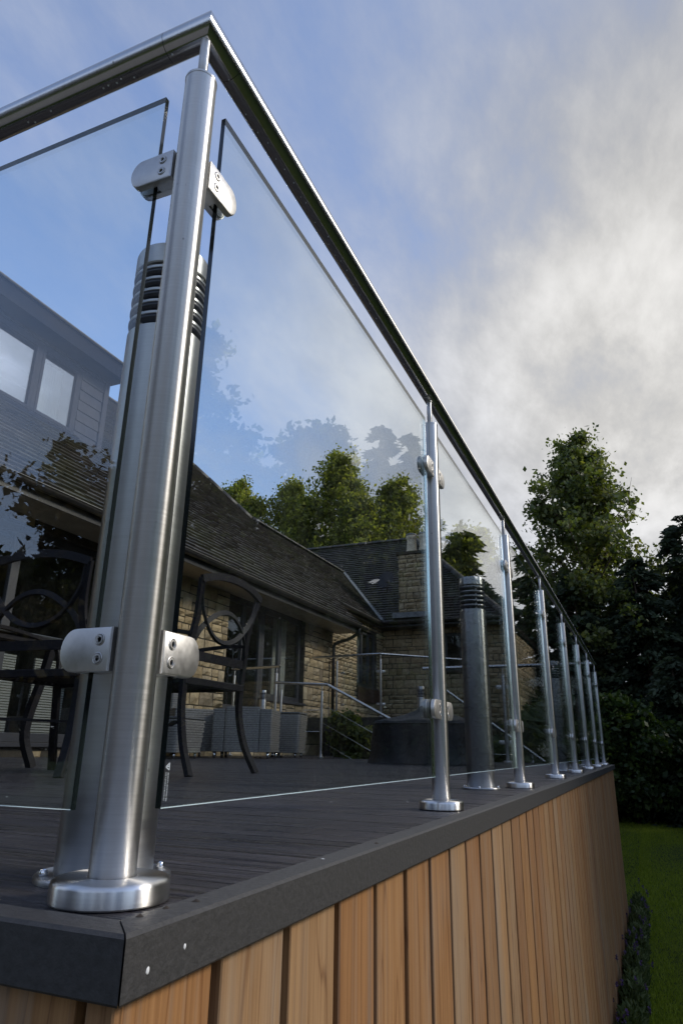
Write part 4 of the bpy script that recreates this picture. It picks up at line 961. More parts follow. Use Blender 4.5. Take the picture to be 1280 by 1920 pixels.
# far wing window
mb = MB(); yw = WY + .06
mb.bbox((-3.86, yw, 1.95), (-3.79, yw + .05, 2.86), .004).bbox((-3.09, yw, 1.95), (-3.02, yw + .05, 2.86), .004).bbox((-3.79, yw, 2.79), (-3.09, yw + .05, 2.86), .004).bbox((-3.79, yw, 1.95), (-3.09, yw + .05, 2.02), .004).bbox((-3.47, yw - .002, 2.02), (-3.41, yw + .05, 2.79), .004)
f5 = P(mb.build('casement_window', m_frame)); MB().box((-3.80, yw + .02, 2.0), (-3.46, yw + .028, 2.8)).build('pane', m_wglass, f5); MB().box((-3.42, yw + .02, 2.0), (-3.08, yw + .028, 2.8)).build('pane', m_wglass, f5)
MB().bbox((-3.92, WY - .06, 1.89), (-2.96, WY + .1, 1.945), .004).build('sill', m_mortar, f5)

# roofs: tiled planes
tiles = []
def plane_tiles(o_, ud, vd, poly, gauge=.125, wd=.19, seed=1, vis=1.):
    # o_ origin at eave, ud along the eave, vd up the slope (unit); poly in (u,v)
    rs = random.Random(seed); ud = Vector(ud); vd = Vector(vd); nm = ud.cross(vd).normalized()
    if nm.z < 0: nm = -nm
    def inside(u, v):
        c = False; n = len(poly); j = n - 1
        for i in range(n):
            (xi, yi), (xj, yj) = poly[i], poly[j]
            if ((yi > v) != (yj > v)) and (u < (xj - xi) * (v - yi) / (yj - yi) + xi): c = not c
            j = i
        return c
    us = [p[0] for p in poly]; vmax = max(p[1] for p in poly); row = 0; v = 0
    while v < vmax:
        u = min(us) + (row % 2) * wd / 2 - wd + rs.uniform(-.01, .01)
        while u < max(us):
            w_ = wd * rs.uniform(.85, 1.15)
            if inside(u + w_ / 2, v + gauge * .5):
                t0 = .042 + rs.uniform(-.004, .006); g_ = .004; lift = rs.uniform(-.002, .003); dv = rs.uniform(-.008, .006)
                base_ = [(u + g_ / 2, v + dv), (u + w_ - g_ / 2, v + dv + rs.uniform(-.003, .003)), (u + w_ - g_ / 2, v + gauge + .03), (u + g_ / 2, v + gauge + .03)]
                top = []; bot = []
                for i, (a, b_) in enumerate(base_):
                    z_ = (t0 if i < 2 else .006) + lift + rs.uniform(-.0015, .0015); p = o_ + ud * a + vd * b_; top.append(tuple(p + nm * z_)); bot.append(tuple(p + nm * (z_ - .028 if i < 2 else -.004)))
                vs = top + bot; fs = [(0, 1, 2, 3), (4, 5, 1, 0), (5, 6, 2, 1), (7, 4, 0, 3)]
                if Vector(top[1]).__sub__(Vector(top[0])).cross(Vector(top[3]) - Vector(top[0])).dot(nm) < 0: fs = [f[::-1] for f in fs]
                c = Vector(top[0]); view = CAM - c; size = math.sqrt(w_ * gauge * max(.02, abs(view.normalized().dot(nm)))) / view.length * vis
                # only what the frame can see counts as largest
                q = c - CAM; zc = -q.dot(back); ok = zc > .1 and abs(q.dot(right) / zc) < .52 and abs(q.dot(up) / zc) < .77
                tiles.append((size if ok else 0, vs, fs, min(1, max(0, rs.gauss(.45, .22)))))
            u += w_
        v += gauge; row += 1
s2 = math.sqrt(.5); R2 = math.sqrt(2)
EX, EZ = -4.7, 2.5
def slab(mb, pts, th, mi=0):
    n = len(pts); a = Vector(pts[1]) - Vector(pts[0]); b_ = Vector(pts[2]) - Vector(pts[0]); nm = a.cross(b_).normalized()
    if nm.z < 0: pts = pts[::-1]; nm = -nm
    vs = list(pts) + [tuple(Vector(p) - nm * th) for p in pts]
    mb.add(vs, [tuple(range(n)), tuple(range(n, 2 * n))[::-1]] + [(i, n + i, n + (i + 1) % n, (i + 1) % n) for i in range(n)], mi)
def mp_(u, v): return (EX - v * s2, u, EZ + v * s2)
vB = .6 * R2; vlow = 2.49 * R2; vhi = 4.6 * R2
main_poly = [(-.9, 0), (12.63, 0), (12.63, vB), (15.4, vB), (17.29, vlow), (12.04, vlow), (10.85, vhi), (-.9, vhi)]
rb = MB(); slab(rb, [mp_(u, v) for u, v in [(-.9, 0), (12.63, 0), (12.63, vB), (10.85, vhi), (-.9, vhi)]], .09)
slab(rb, [mp_(u, v) for u, v in [(12.63, vB), (15.4, vB), (17.29, vlow), (12.04, vlow)]], .09)
slab(rb, [(EX - vlow * s2, 12.04, 4.99), (EX - vlow * s2, 17.3, 4.99), (-9.7, 17.3, 2.6), (-9.7, 12.04, 2.6)], .09)     # far slope of the low part
slab(rb, [(-9.3, 10.85, 7.1), (-9.3, -.9, 7.1), (-13.9, -.9, 2.5), (-13.9, 10.85, 2.5)], .09)
slab(rb, [(-9.3, 10.85, 7.1), (-7.19, 12.04, 4.99), (-11.4, 12.04, 4.99)], .05)
CE = (15.4, 3.12)
cross_poly = [(-5.2, 0), (-2.22, 0), (-5.3, 3.03 * R2), (-9.2, 3.03 * R2), (-9.2, 2.0), (-7.19, 1.95 * R2)]
def cp_(u, v): return (u, CE[0] + v * s2, CE[1] + v * s2)
slab(rb, [cp_(u, v) for u, v in [(-5.25, 0), (-2.22, 0), (-5.3, 3.03 * R2)]], .09); slab(rb, [cp_(u, v) for u, v in [(-5.25, 0), (-5.3, 3.03 * R2), (-8.5, 3.03 * R2), (-8.5, 2.2 * R2)]], .09)
slab(rb, [(-2.22, 15.4, 3.12), (-2.22, 21.5, 3.12), (-5.3, 18.43, 6.15)], .09); slab(rb, [(-5.3, 18.43, 6.15), (-8.9, 18.43, 6.15), (-8.9, 21.5, 3.1), (-2.22, 21.5, 3.1)], .09)
roof = P(rb.build('roof', m_tile))
plane_tiles(Vector((EX + .02, 0, EZ - .02)), (0, 1, 0), (-s2, 0, s2), [(u, v + .03 if v > 0 else 0) for u, v in main_poly], seed=4)
plane_tiles(Vector((0, CE[0] - .02, CE[1] - .02)), (1, 0, 0), (0, s2, s2), [(-5.25, 0), (-2.25, 0), (-5.3, 3.06 * R2), (-8.9, 3.06 * R2), (-8.9, 2.6 * R2)], .115, .17, 5)
# leave out tiles inside dormer and chimney
def clear(t):
    x, y, z = t[1][0]
    if x < -6.30 and y < 6.27 and x > -7.6: return False
    if CH[0] < x < CH[1] and y < CH[3] and y > 15.6: return False
    return True
tiles = [t for t in tiles if clear(t)]
tiles.sort(key=lambda t: -t[0])
for (d, vs, fs, tn) in tiles[:300]: MB().add(vs, fs, 0, False, tn).build('roof_tile', m_tile, roof)
rest = MB()
for (d, vs, fs, tn) in tiles[300:]: rest.add(vs, fs, 0, False, tn)
rest.build('roof_tiling', m_tile, roof, kind='stuff')
def ridge(p0, p1, r=.11):
    p0, p1 = Vector(p0), Vector(p1); L_ = (p1 - p0).length; n = int(L_ / .42); d = (p1 - p0) / n; mb = MB(); side = Vector((0, 0, 1)).cross(d).normalized(); upv = d.cross(side).normalized()
    for i in range(n):
        a = p0 + d * i; b_ = a + d * .97; vs = []
        for q, rr in ((a, r * 1.04), (b_, r * .97)):
            for k in range(7): t_ = math.pi * k / 6; vs.append(tuple(q + side * math.cos(t_) * rr + upv * (math.sin(t_) * rr * .7 - .02)))
        mb.add(vs, [(k, k + 1, 8 + k, 7 + k) for k in range(6)] + [tuple(range(7))[::-1], tuple(range(7, 14))], 0, True, random.uniform(.4, .9))
    mb.build('ridge_tiles', m_tile, roof)
ridge((-7.19, 12.04, 5.01), (-7.19, 17.3, 5.01)); ridge((-9.3, -.9, 7.12), (-9.3, 10.85, 7.12)); ridge((-9.3, 10.85, 7.12), (-7.19, 12.04, 5.01)); ridge((-8.9, 18.43, 6.17), (-5.3, 18.43, 6.17)); ridge((-5.3, 18.43, 6.17), (-2.22, 15.4, 3.14)); 
MB().tube([(-5.27, 15.40, 3.175), (-7.17, 17.28, 5.06)], 0, 4, sq=(.012, .055), ups=(0, 0, 1)).build('valley_lead', m_lead, roof)
# gutters
def gutter(p0, p1, out, r=.055, lip=True):
    p0, p1 = Vector(p0), Vector(p1); o_ = Vector(out); vs = []; prof = []
    for k in range(7): a = math.pi + math.pi * k / 6; prof.append((math.cos(a) * r, math.sin(a) * r))
    for k in range(6, -1, -1): a = math.pi + math.pi * k / 6; prof.append((math.cos(a) * (r - .006), math.sin(a) * (r - .006) + .002))
    for p in (p0, p1):
        for (a, z_) in prof: vs.append(tuple(p + o_ * a + Vector((0, 0, z_))))
    n = len(prof); g_ = P(MB().add(vs, [(i, (i + 1) % n, n + (i + 1) % n, n + i) for i in range(n)] + [tuple(range(n)), tuple(range(n, 2 * n))[::-1]], 0, False).build('gutter', m_gutter))
    MB().tube([p0 + o_ * r, p1 + o_ * r], .008, 6).build('gutter_lip', m_gutlip, g_)
    d = (p1 - p0).normalized(); L_ = (p1 - p0).length; k = .6
    while k < L_:
        c = p0 + d * k; w_ = d * .015; q = []
        for w2 in (-w_, w_):
            for a in range(5): t_ = math.pi + math.pi * a / 4; q.append(tuple(c + w2 + o_ * math.cos(t_) * (r + .004) + Vector((0, 0, math.sin(t_) * (r + .004)))))
        MB().add(q, [(a, a + 1, 6 + a, 5 + a) for a in range(4)]).build('gutter_bracket', m_gutter, g_); k += 1.9
    return g_
gutter((EX + .055, -.9, EZ - .005), (EX + .055, 12.66, EZ - .005), (1, 0, 0)); gutter((-5.25, 12.68, 3.08), (-5.25, 15.36, 3.08), (1, 0, 0)); gutter((-5.2, 15.34, 3.10), (-2.2, 15.34, 3.10), (0, -1, 0))
sf = MB(); sf.box((WX, -.9, 2.405), (EX - .02, 12.60, 2.43)); P(sf.build('soffit', m_soffit))
P(MB().box((EX - .018, -.9, 2.36), (EX + .0, 12.62, 2.50)).box((WX, 12.602, 2.405), (EX - .018, 12.62, 2.60)).build('fascia_board', m_gutter))
P(MB().box((WX2 + .01, 12.62, 2.99), (-5.31, 15.35, 3.06)).box((WX2, 15.41, 2.99), (-2.25, WY - .001, 3.03)).build('eave_board', m_gutter))
P(MB().tube(spline([(-4.66, 12.30, 2.44), (-4.68, 12.30, 2.36), (-4.85, 12.30, 2.25), (-5.18, 12.30, 2.15), (-5.22, 12.30, 2.0)], 5) + [Vector((-5.22, 12.30, .66))], .034, 12).build('downpipe', m_gutter))
# dormer
dm = P(MB().box((-9.0, -1.0, 3.9), (-6.285, 4.45 - .52, 5.36)).box((-9.0, 3.93, 3.9), (-6.285, 5.73, 4.09)).box((-9.0, 3.93, 5.15), (-6.285, 5.73, 5.36)).box((-9.0, 5.73, 3.9), (-6.285, 6.24, 5.36)).box((-9.0, 3.93, 4.09), (-7.1, 5.73, 5.15)).build('dormer', m_greyd))
for k in range(8):
    z_ = 4.05 + k * .158
    MB().add([(-6.284, 5.735, z_), (-6.284, 6.16, z_), (-6.262, 5.735, z_), (-6.262, 6.16, z_), (-6.276, 5.735, z_ + .156), (-6.276, 6.16, z_ + .156), (-6.284, 5.735, z_ + .156), (-6.284, 6.16, z_ + .156)],
             [(0, 2, 3, 1), (2, 4, 5, 3), (4, 6, 7, 5), (1, 3, 5, 7), (0, 6, 4, 2)]).build('cladding_board', m_grey, dm)
MB().bbox((-6.29, 6.162, 3.98), (-6.248, 6.255, 5.20), .004).build('corner_board', m_grey, dm)
MB().box((-6.02, -1.1, 5.19), (-5.99, 6.13, 5.40)).box((-9.2, 6.13, 5.19), (-5.99, 6.30, 5.40)).box((-6.4, -1.1, 5.19), (-6.02, 6.13, 5.205)).box((-9.2, -1.1, 5.40), (-5.97, 6.32, 5.425)).build('dormer_eave', m_greyd, dm)
MB().box((-6.282, 3.93, 5.155), (-6.255, 6.16, 5.188)).build('head_trim', m_grey, dm)
MB().tube([(-5.955, -1.1, 5.415), (-5.955, 6.32, 5.415)], .016, 8).build('eave_lip', m_gutlip, dm)
fd = opening('dormer_window', 3.93, 5.73, 4.09, 5.15, -6.24, [4.99], .055, .03, mf=m_winf, sill=False, gm=m_coat); fd.parent = dm; fd.matrix_parent_inverse = Matrix.Identity(4)
for (a, b_) in ((3.985, 4.957), (5.023, 5.675)):
    MB().bbox((-6.31, a, 4.145), (-6.262, a + .045, 5.095), .003).bbox((-6.31, b_ - .045, 4.145), (-6.262, b_, 5.095), .003).bbox((-6.31, a + .045, 4.145), (-6.262, b_ - .045, 4.19), .003).bbox((-6.31, a + .045, 5.05), (-6.262, b_ - .045, 5.095), .003).build('sash', m_winf, fd)
pts = [(-6.62 + .025 * math.sin(k * 1.5), 5.30 + .4 * k / 40) for k in range(41)]
MB().add([(x, y, 4.1) for x, y in pts] + [(x, y, 5.14) for x, y in pts], [(i, i + 1, 42 + i, 41 + i) for i in range(40)], 0, True).build('curtain', m_curtain, fd)
MB().box((-6.27, 3.90, 4.03), (-6.19, 5.76, 4.085)).build('window_sill', m_greyd, dm)
# satellite dish
sdh = tagp(empty('satellite_dish', (-5.0, 15.50, 4.16)), 'grey satellite dish fixed to the left side of the stone chimney', 'satellite dish')
mb = MB().lathe([(.235, .05), (.225, .045), (.16, .022), (.08, .005), (.001, 0)][::-1], n=32); mb.xf(Matrix.Translation((-.14, -.15, .02)) @ Matrix.Rotation(R_(-62), 4, 'Y') @ Matrix.Rotation(R_(35), 4, 'X') if False else Matrix.Translation((-.14, -.12, .02)) @ Matrix.Rotation(R_(72), 4, 'X') @ Matrix.Rotation(R_(-15), 4, 'Y')); mb.build('dish', m_dish, sdh)
MB().tube([(-.14, -.1, .0), (-.02, -.02, -.04), (.12, .06, -.04)], .018, 8).build('bracket', m_gutter, sdh); MB().tube([(-.14, -.12, -.28), (.02, -.5, -.12)], .012, 6).build('feed_arm', m_dish, sdh); MB().bbox((-.02, -.56, -.15), (.06, -.48, -.08), .01).build('receiver', m_dish, sdh)

# ---------------------------------------------------------------- trees and shrubs
def leaf_quads(cent, size, elong=1.5, dirs=None, dirw=.0, droop=0):
    n = len(cent); d = rng.normal(size=(n, 3)); d /= np.linalg.norm(d, axis=1)[:, None]
    if dirs is not None: d = d * (1 - dirw) + dirs * dirw; d[:, 2] -= droop; d /= np.linalg.norm(d, axis=1)[:, None]
    q = rng.normal(size=(n, 3)); q -= d * (q * d).sum(1)[:, None]; q /= np.linalg.norm(q, axis=1)[:, None]
    s = size * rng.uniform(.4, 1.6, n)[:, None]; a = d * s * elong; b = q * s * .5
    return np.stack([cent - a * .5, cent + b - a * .05, cent + a * .5, cent - b - a * .05], 1).reshape(-1, 3)
def limbs_mesh(name, limbs, parent, m=None):
    mb = MB()
    for pts, r0, r1 in limbs:
        k = len(pts); mb.tube(pts, [r0 + (r1 - r0) * i / (k - 1) for i in range(k)], 6 if r0 > .03 else 4, caps=False)
    return mb.build(name, m or m_bark, parent)
def broadleaf(base, H, prof, label, lm, nprim=60, nsub=6, leaves=55, lsize=.1, clump=.38, z0=.2, group=None, cat='tree', name='broadleaf_tree', seed=1, trunk_r=.16, gap=0., sway=.25, rise=(10, 50), spiky=0):
    global rng
    rng = np.random.default_rng(seed); rs = random.Random(seed); base = Vector(base)
    t = tagp(empty(name, base), label, cat, group)
    top = Vector((rs.uniform(-sway, sway), rs.uniform(-sway, sway), H * .96))
    tp = [Vector((0, 0, 0)), Vector((rs.uniform(-.1, .1), rs.uniform(-.1, .1), H * .3)), top * .62 + Vector((rs.uniform(-.2, .2), rs.uniform(-.2, .2), 0)), top]
    tr = spline(tp, 6); limbs_mesh('trunk', [(tr, trunk_r, .012)], t)
    limbs = []; cents = []; cs = []
    def at_h(f): i = min(len(tr) - 2, int(f * (len(tr) - 1))); return tr[i].lerp(tr[i + 1], f * (len(tr) - 1) - i)
    for i in range(nprim):
        f = z0 + (1 - z0) * ((i + rs.random()) / nprim) ** .9; p0 = at_h(f); az = i * 2.4 + rs.uniform(-.5, .5); R = prof((f - z0) / (1 - z0)) * rs.uniform(.72, 1.12)
        el = R_(rs.uniform(*rise)); d = Vector((math.cos(az) * math.cos(el), math.sin(az) * math.cos(el), math.sin(el))); p1 = p0 + d * R * .55 + Vector((0, 0, .05 * R)); p2 = p0 + d * R + Vector((rs.uniform(-.1, .1), rs.uniform(-.1, .1), rs.uniform(-.05, .15))) * R
        pr = spline([p0, p1, p2], 4); limbs.append((pr, trunk_r * .28 * (1 - f * .6), .006))
        for j in range(nsub):
            g_ = rs.uniform(.3, 1) if j else 1; q = pr[min(len(pr) - 1, int(g_ * (len(pr) - 1)))]; dd = Vector((rs.gauss(0, 1), rs.gauss(0, 1), rs.gauss(.15, .7))).normalized() * R * rs.uniform(.08, .3)
            if spiky and rs.random() < spiky: dd = Vector((rs.gauss(0, .25), rs.gauss(0, .25), 1)).normalized() * R * rs.uniform(.25, .5)
            e = q + dd; limbs.append(([q, q + dd * .5 + Vector((0, 0, .03)), e], .012, .004))
            if rs.random() > gap: cents.append(e); cs.append(clump * rs.uniform(.55, 1.15)); cents.append(q + dd * .45); cs.append(clump * .6)
    limbs_mesh('branches', limbs, t)
    c = np.array(cents); s_ = np.array(cs); k = rng.integers(int(leaves * .6), int(leaves * 1.4), len(c)); idx = np.repeat(np.arange(len(c)), k)
    off = rng.normal(size=(len(idx), 3)) * .5; off[:, 2] *= .75; pos = c[idx] + off * s_[idx][:, None]
    tone = np.repeat(rng.normal(.48, .2, len(c)), k) + rng.normal(0, .14, len(idx))
    o = link('crown', poly_mesh('crown', leaf_quads(pos, lsize), 4, lm, tone), t, kind='stuff'); return t
def conifer(base, H, R, label, lm=None, group=None, seed=1, tiers=46, per=9, fr=40, name='cypress_tree', tipd=.28, power=.5, z0=.03, up_=.15, fsize=.08):
    global rng
    rng = np.random.default_rng(seed); rs = random.Random(seed); t = tagp(empty(name, base), label, 'conifer', group)
    limbs_mesh('trunk', [([Vector((0, 0, 0)), Vector((rs.uniform(-.1, .1), 0, H * .5)), Vector((rs.uniform(-.15, .15), rs.uniform(-.1, .1), H * .99))], .02 * H, .01)], t)
    P_ = []; Dd = []; tn = []; limbs = []
    for i in range(tiers):
        f = z0 + (1 - z0) * (i + rs.random() * .6) / tiers; rad = R * (1 - f) ** power + .06
        for j in range(max(3, int(per * (.4 + .6 * (1 - f))))):
            az = rs.uniform(0, 2 * math.pi); L_ = rad * rs.uniform(.6, 1.18); n_p = max(4, int(fr * L_ / max(R, .5) * .9) + 3); bt = rs.gauss(.45, .2)
            d = Vector((math.cos(az), math.sin(az), 0)); z1 = f * H; rise = up_ * L_
            for k in range(n_p):
                g_ = .25 + .75 * (k + rs.random()) / n_p; base_p = d * L_ * g_ + Vector((0, 0, z1 + rise * math.sin(g_ * 2.2) - tipd * L_ * g_ ** 2))
                for q in range(4):
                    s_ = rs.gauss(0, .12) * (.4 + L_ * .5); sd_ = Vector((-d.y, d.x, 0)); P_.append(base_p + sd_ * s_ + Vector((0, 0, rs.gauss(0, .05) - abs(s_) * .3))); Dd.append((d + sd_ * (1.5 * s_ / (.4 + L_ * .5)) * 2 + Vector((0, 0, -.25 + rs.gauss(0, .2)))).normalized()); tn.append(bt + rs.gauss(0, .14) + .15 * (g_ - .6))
            if j < 2: limbs.append(([Vector((0, 0, z1)), d * L_ * .5 + Vector((0, 0, z1 + rise * .7)), d * L_ * .9 + Vector((0, 0, z1 + rise * .6 - tipd * L_ * .8))], .02, .005))
    limbs_mesh('branches', limbs, t)
    c = np.array([tuple(p) for p in P_]); dd = np.array([tuple(p) for p in Dd])
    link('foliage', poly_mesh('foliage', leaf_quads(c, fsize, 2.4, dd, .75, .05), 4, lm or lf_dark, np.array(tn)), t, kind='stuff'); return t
ell = lambda R, p=.5, lo=.35: (lambda f: R * max(.12, (math.sin(math.pi * min(1, max(0, (f * (1 - lo) + lo * .6)))) ** p) * (1 if f < .6 else 1 - .55 * (f - .6) / .4)))
# right of the deck
broadleaf((-.75, 24.0, GZ), 12.6, ell(2.6, .6), 'tall leafy ash tree standing above the dark conifers at the right', lf_ash, 95, 9, 34, .095, .46, .2, seed=11, trunk_r=.2, gap=.16, spiky=.15)
T_ = 'dark conifers closing the garden'
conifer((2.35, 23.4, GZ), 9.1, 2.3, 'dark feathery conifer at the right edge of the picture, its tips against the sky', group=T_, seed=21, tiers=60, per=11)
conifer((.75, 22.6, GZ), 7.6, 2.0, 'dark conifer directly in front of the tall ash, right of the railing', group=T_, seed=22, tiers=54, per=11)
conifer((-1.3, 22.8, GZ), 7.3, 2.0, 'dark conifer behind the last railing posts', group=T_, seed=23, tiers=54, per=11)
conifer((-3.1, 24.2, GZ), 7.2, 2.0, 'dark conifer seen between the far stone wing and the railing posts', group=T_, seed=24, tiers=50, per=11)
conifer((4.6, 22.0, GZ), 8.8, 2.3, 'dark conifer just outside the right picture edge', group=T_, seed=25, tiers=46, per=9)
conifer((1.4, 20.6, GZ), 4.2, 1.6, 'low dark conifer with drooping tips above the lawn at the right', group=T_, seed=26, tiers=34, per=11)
# broad leaved shrubs at the lawn edge
LS = 'glossy shrubs at the edge of the lawn'
dome = lambda R: (lambda f: R * math.sqrt(max(.05, 1 - f * f)))
broadleaf((.05, 19.6, GZ), 3.0, dome(1.25), 'glossy laurel bush just right of the last railing post', lf_laurel, 60, 7, 56, .085, .30, .05, LS, 'shrub', 'laurel_bush', 31, .05)
broadleaf((1.25, 20.3, GZ), 2.3, dome(1.3), 'lower laurel bush in the middle of the lawn edge', lf_laurel, 56, 7, 50, .085, .30, .05, LS, 'shrub', 'laurel_bush', 32, .05)
broadleaf((2.7, 20.6, GZ), 1.7, dome(1.3), 'low dark laurel bush at the right picture edge', lf_laurel, 50, 7, 50, .085, .30, .05, LS, 'shrub', 'laurel_bush', 33, .05)
broadleaf((-1.5, 19.4, GZ), 3.2, dome(1.2), 'laurel bush behind the far railing panels', lf_laurel, 34, 6, 28, .14, .30, .05, LS, 'shrub', 'laurel_bush', 34, .05)
# behind the house: young leafy trees with pointed leaders
BT = 'light green trees rising behind the far roof'
broadleaf((-11.0, 26.0, GZ), 14.6, ell(2.6, .8), 'tallest pointed light green tree behind the far roof ridge', lf_birch, 80, 9, 26, .09, .52, .3, BT, seed=41, gap=.1, rise=(30, 62), spiky=.4)
broadleaf((-13.6, 26.2, GZ), 13.6, ell(2.5, .7), 'light green tree over the steep house roof, left of the tallest one', lf_birch, 70, 9, 26, .09, .52, .3, BT, seed=42, gap=.12, rise=(30, 62), spiky=.4)
broadleaf((-16.4, 26.0, GZ), 13.9, ell(2.4, .7), 'leftmost light green tree, twiggy, just over the steep roof', lf_birch, 70, 9, 26, .09, .50, .3, BT, seed=43, gap=.2, rise=(30, 65), spiky=.5)
broadleaf((-8.4, 26.4, GZ), 13.0, ell(2.6, .7), 'light green tree behind the twin chimney pots', lf_birch, 80, 9, 26, .09, .52, .3, BT, seed=44, gap=.1, rise=(30, 62), spiky=.4)
broadleaf((-12.4, 25.2, GZ), 12.2, ell(2.4, .7), 'light green tree filling the gap just left of the tallest tree', lf_birch, 70, 9, 26, .09, .52, .3, BT, seed=47, gap=.1, rise=(30, 62), spiky=.5)
broadleaf((-9.7, 25.0, GZ), 11.9, ell(2.4, .7), 'light green tree filling the gap just right of the tallest tree', lf_birch, 70, 9, 26, .09, .52, .3, BT, seed=48, gap=.1, rise=(30, 62), spiky=.5)
broadleaf((-15.2, 25.4, GZ), 12.6, ell(2.3, .7), 'light green tree second from the left over the steep roof', lf_birch, 70, 9, 26, .09, .52, .3, BT, seed=49, gap=.12, rise=(30, 62), spiky=.5)
broadleaf((-5.3, 27.0, GZ), 10.6, ell(2.6, .7), 'loose green tree between the chimney and the tall ash', lf_birch, 70, 8, 28, .12, .42, .25, BT, seed=45, gap=.15, rise=(20, 60), spiky=.3)
broadleaf((-3.6, 25.0, GZ), 8.6, ell(2.2, .7), 'darker green tree behind the right end of the stone wing', lf_ash, 60, 7, 34, .12, .42, .2, seed=46)
# to the right of the picture: what the glass reflects
RT_ = 'trees along the right side of the garden'
def side(az, D): return (-.463 + D * math.sin(R_(az)), -.557 + D * math.cos(R_(az)), GZ)
conifer(side(19.8, 19), 11.1, 1.5, 'narrow pointed conifer outside the frame, the left one of the pair mirrored in the glass', group=RT_, seed=51, tiers=44, per=8, fsize=.14)
conifer(side(17.2, 19), 10.8, 1.3, 'narrow pointed conifer outside the frame, the right one of the pair mirrored in the glass', group=RT_, seed=52, tiers=44, per=8, fsize=.14)
broadleaf(side(25.5, 17), 10.2, ell(2.6, .7), 'spreading tree outside the frame beside the pointed conifers', lf_ash, 60, 7, 26, .13, .45, .15, RT_, seed=53, gap=.2)
broadleaf(side(31.5, 16), 8.6, ell(2.4, .7), 'lower leafy tree outside the frame to the right', lf_ash, 50, 7, 26, .13, .45, .15, RT_, seed=54, gap=.15)
broadleaf(side(39, 16), 12.2, ell(2.8, .7), 'tall loose tree outside the frame to the right of the deck', lf_birch, 60, 7, 26, .13, .45, .15, RT_, seed=55, gap=.2)
broadleaf(side(48, 16), 11.5, ell(3.0, .7), 'tall dark tree outside the frame, farther round to the right', lf_ash, 50, 7, 26, .15, .5, .15, RT_, seed=56, gap=.1)
for k, (az, D_, H_) in enumerate(((13, 19, 7.6), (23, 20, 8.6), (28, 19, 8.2), (34, 18, 8.4), (42, 17, 8.0), (52, 17, 8.4), (62, 16, 8.2), (73, 16, 8.6), (86, 16, 8.0))):
    conifer(side(az, D_), H_, 2.3, ['dense dark conifer outside the frame, first of the side hedge', 'dense dark conifer outside the frame, second of the side hedge', 'dense dark conifer outside the frame, third of the side hedge', 'dense dark conifer outside the frame, fourth of the side hedge', 'dense dark conifer outside the frame, fifth of the side hedge', 'dense dark conifer outside the frame, sixth of the side hedge', 'dense dark conifer outside the frame, seventh of the side hedge', 'dense dark conifer outside the frame, eighth of the side hedge', 'dense dark conifer outside the frame, last of the side hedge'][k], group='side hedge of conifers', seed=60 + k, tiers=26, per=9, fr=14, fsize=.24)
# behind the camera: mirrored in the left pane
def rear(az, D): return (.463 - D * math.sin(R_(az)), .557 - D * math.cos(R_(az)), GZ)
BK = 'trees behind the camera'
broadleaf(rear(36.5, 15), 7.3, ell(3.5, .45, .45), 'bronze leaved maple behind the camera, mirrored in the left pane', lf_copper, 120, 8, 85, .105, .5, .10, BK, seed=71, trunk_r=.2)
broadleaf(rear(51, 17), 5.4, dome(3.0), 'low green bush behind the camera at the left', lf_copper, 60, 7, 30, .18, .5, .04, BK, 'shrub', 'garden_shrub', 72, .06)
broadleaf(rear(64, 18), 5.0, dome(3.2), 'low dark bush behind the camera at the far left', lf_ash, 60, 7, 30, .18, .5, .04, BK, 'shrub', 'garden_shrub', 73, .06)
for k, (az, D_, H_) in enumerate(((19, 20, 5.0), (2, 21, 4.6), (-16, 21, 5.2), (-34, 20, 5.4), (-55, 19, 5.2))):
    broadleaf(rear(az, D_), H_, ell(3.2, .5, .4), ['green tree behind the camera next to the bronze maple', 'green tree straight behind the camera', 'green tree behind the camera and a little right', 'green tree behind the camera to the right', 'green tree behind the camera, farthest right'][k], lf_ash, 50, 7, 24, .2, .6, .08, BK, seed=80 + k)
# climbing shrub by the steps
broadleaf((-3.55, 9.6, GZ), 2.15, dome(.62), 'leafy shrub growing beside the steps below the stone wall', lf_ash, 40, 6, 40, .045, .16, .1, None, 'shrub', 'garden_shrub', 91, .03)
broadleaf((-2.6, 10.3, GZ), 1.95, dome(.7), 'dark shrub in the shade under the raised landing', lf_ash, 40, 6, 34, .05, .18, .1, None, 'shrub', 'garden_shrub', 92, .03)
broadleaf((-1.2, 11.6, GZ), 2.3, dome(1.0), 'rounded garden shrub beyond the deck end behind the railing', lf_ash, 40, 6, 36, .06, .22, .05, None, 'shrub', 'garden_shrub', 93, .03)

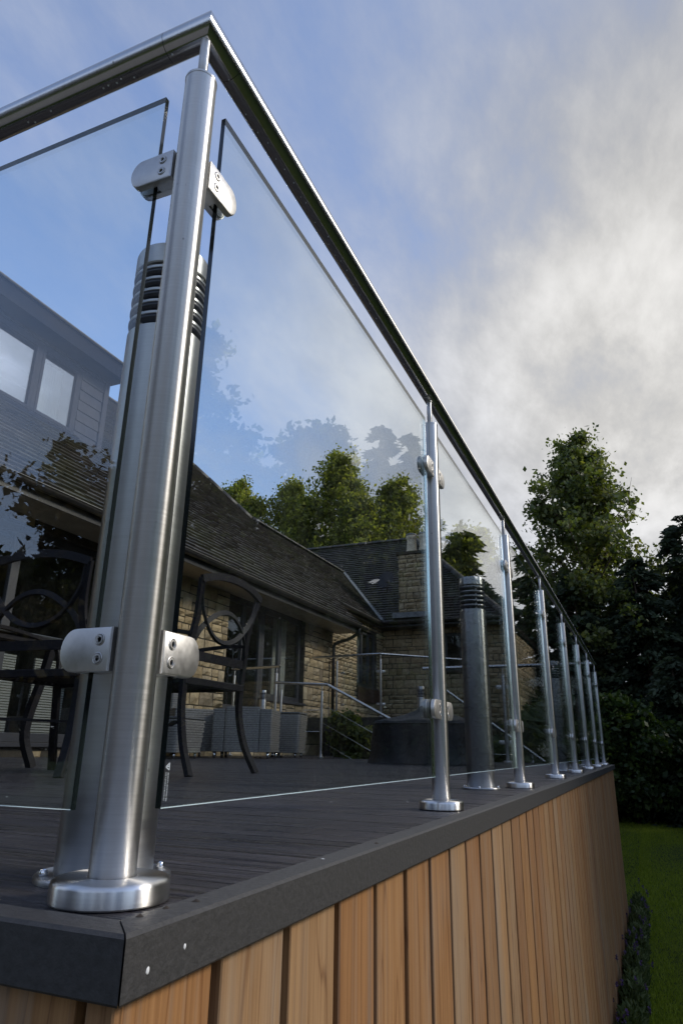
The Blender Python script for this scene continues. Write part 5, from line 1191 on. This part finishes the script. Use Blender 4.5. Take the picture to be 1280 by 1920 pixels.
# lavender along the foot of the cladding
LV = 'lavender plants along the foot of the cedar wall'
lab = ['nearest lavender plant at the bottom of the cedar wall', 'second lavender plant along the cedar wall', 'third lavender plant along the cedar wall, mid length', 'fourth lavender plant, toward the far end of the cedar wall', 'fifth lavender plant, near the deck corner', 'farthest lavender plant at the deck corner']
for k, y in enumerate((4.6, 5.3, 6.05, 6.8, 7.55, 8.3)):
    rng = np.random.default_rng(100 + k); rs = random.Random(100 + k); t = tagp(empty('lavender_plant', (.18, y, GZ)), lab[k], 'plant', LV)
    n = 2600; a = rng.uniform(0, 2 * np.pi, n); r_ = np.sqrt(rng.uniform(0, 1, n)); x = np.cos(a) * r_ * .085; yv = np.sin(a) * r_ * .36; hgt = (1 - r_ ** 2) ** .5 * .20 + .04
    z = hgt * rng.uniform(.25, 1.05, n); dirs = np.stack([x * 2.2, yv * .9, np.full(n, .35)], 1); dirs /= np.linalg.norm(dirs, axis=1)[:, None]
    link('foliage', poly_mesh('foliage', leaf_quads(np.stack([x, yv, z], 1), .022, 2.6, dirs, .6), 4, lf_lav, rng.uniform(0, 1, n)), t, kind='stuff')
    st_ = MB(); fp = []
    for j in range(8):
        a = rs.uniform(0, 6.28); b0 = Vector((math.cos(a) * .07, math.sin(a) * .26, .16)); e = b0 + Vector((math.cos(a) * .05 + rs.gauss(0, .02), rs.gauss(0, .05) + math.sin(a) * .06, rs.uniform(.08, .20))); st_.tube([b0, (b0 + e) / 2 + Vector((0, 0, .01)), e], .0012, 3, caps=False)
        for q in range(14): fp.append(tuple(e + Vector((rs.gauss(0, .004), rs.gauss(0, .004), rs.uniform(-.028, .008)))))
    st_.build('stems', lf_lav, t, kind='stuff'); link('flowers', poly_mesh('flowers', leaf_quads(np.array(fp), .010, 1.5), 4, lf_lavf, rng.uniform(0, 1, len(fp))), t, kind='stuff')
MB().add([(.0, 2, GZ + .022), (.24, 2, GZ + .022), (.24, 8.9, GZ + .026), (.0, 8.9, GZ + .026)], [(0, 1, 2, 3)]).build('planting_strip', m_soil, kind='structure')
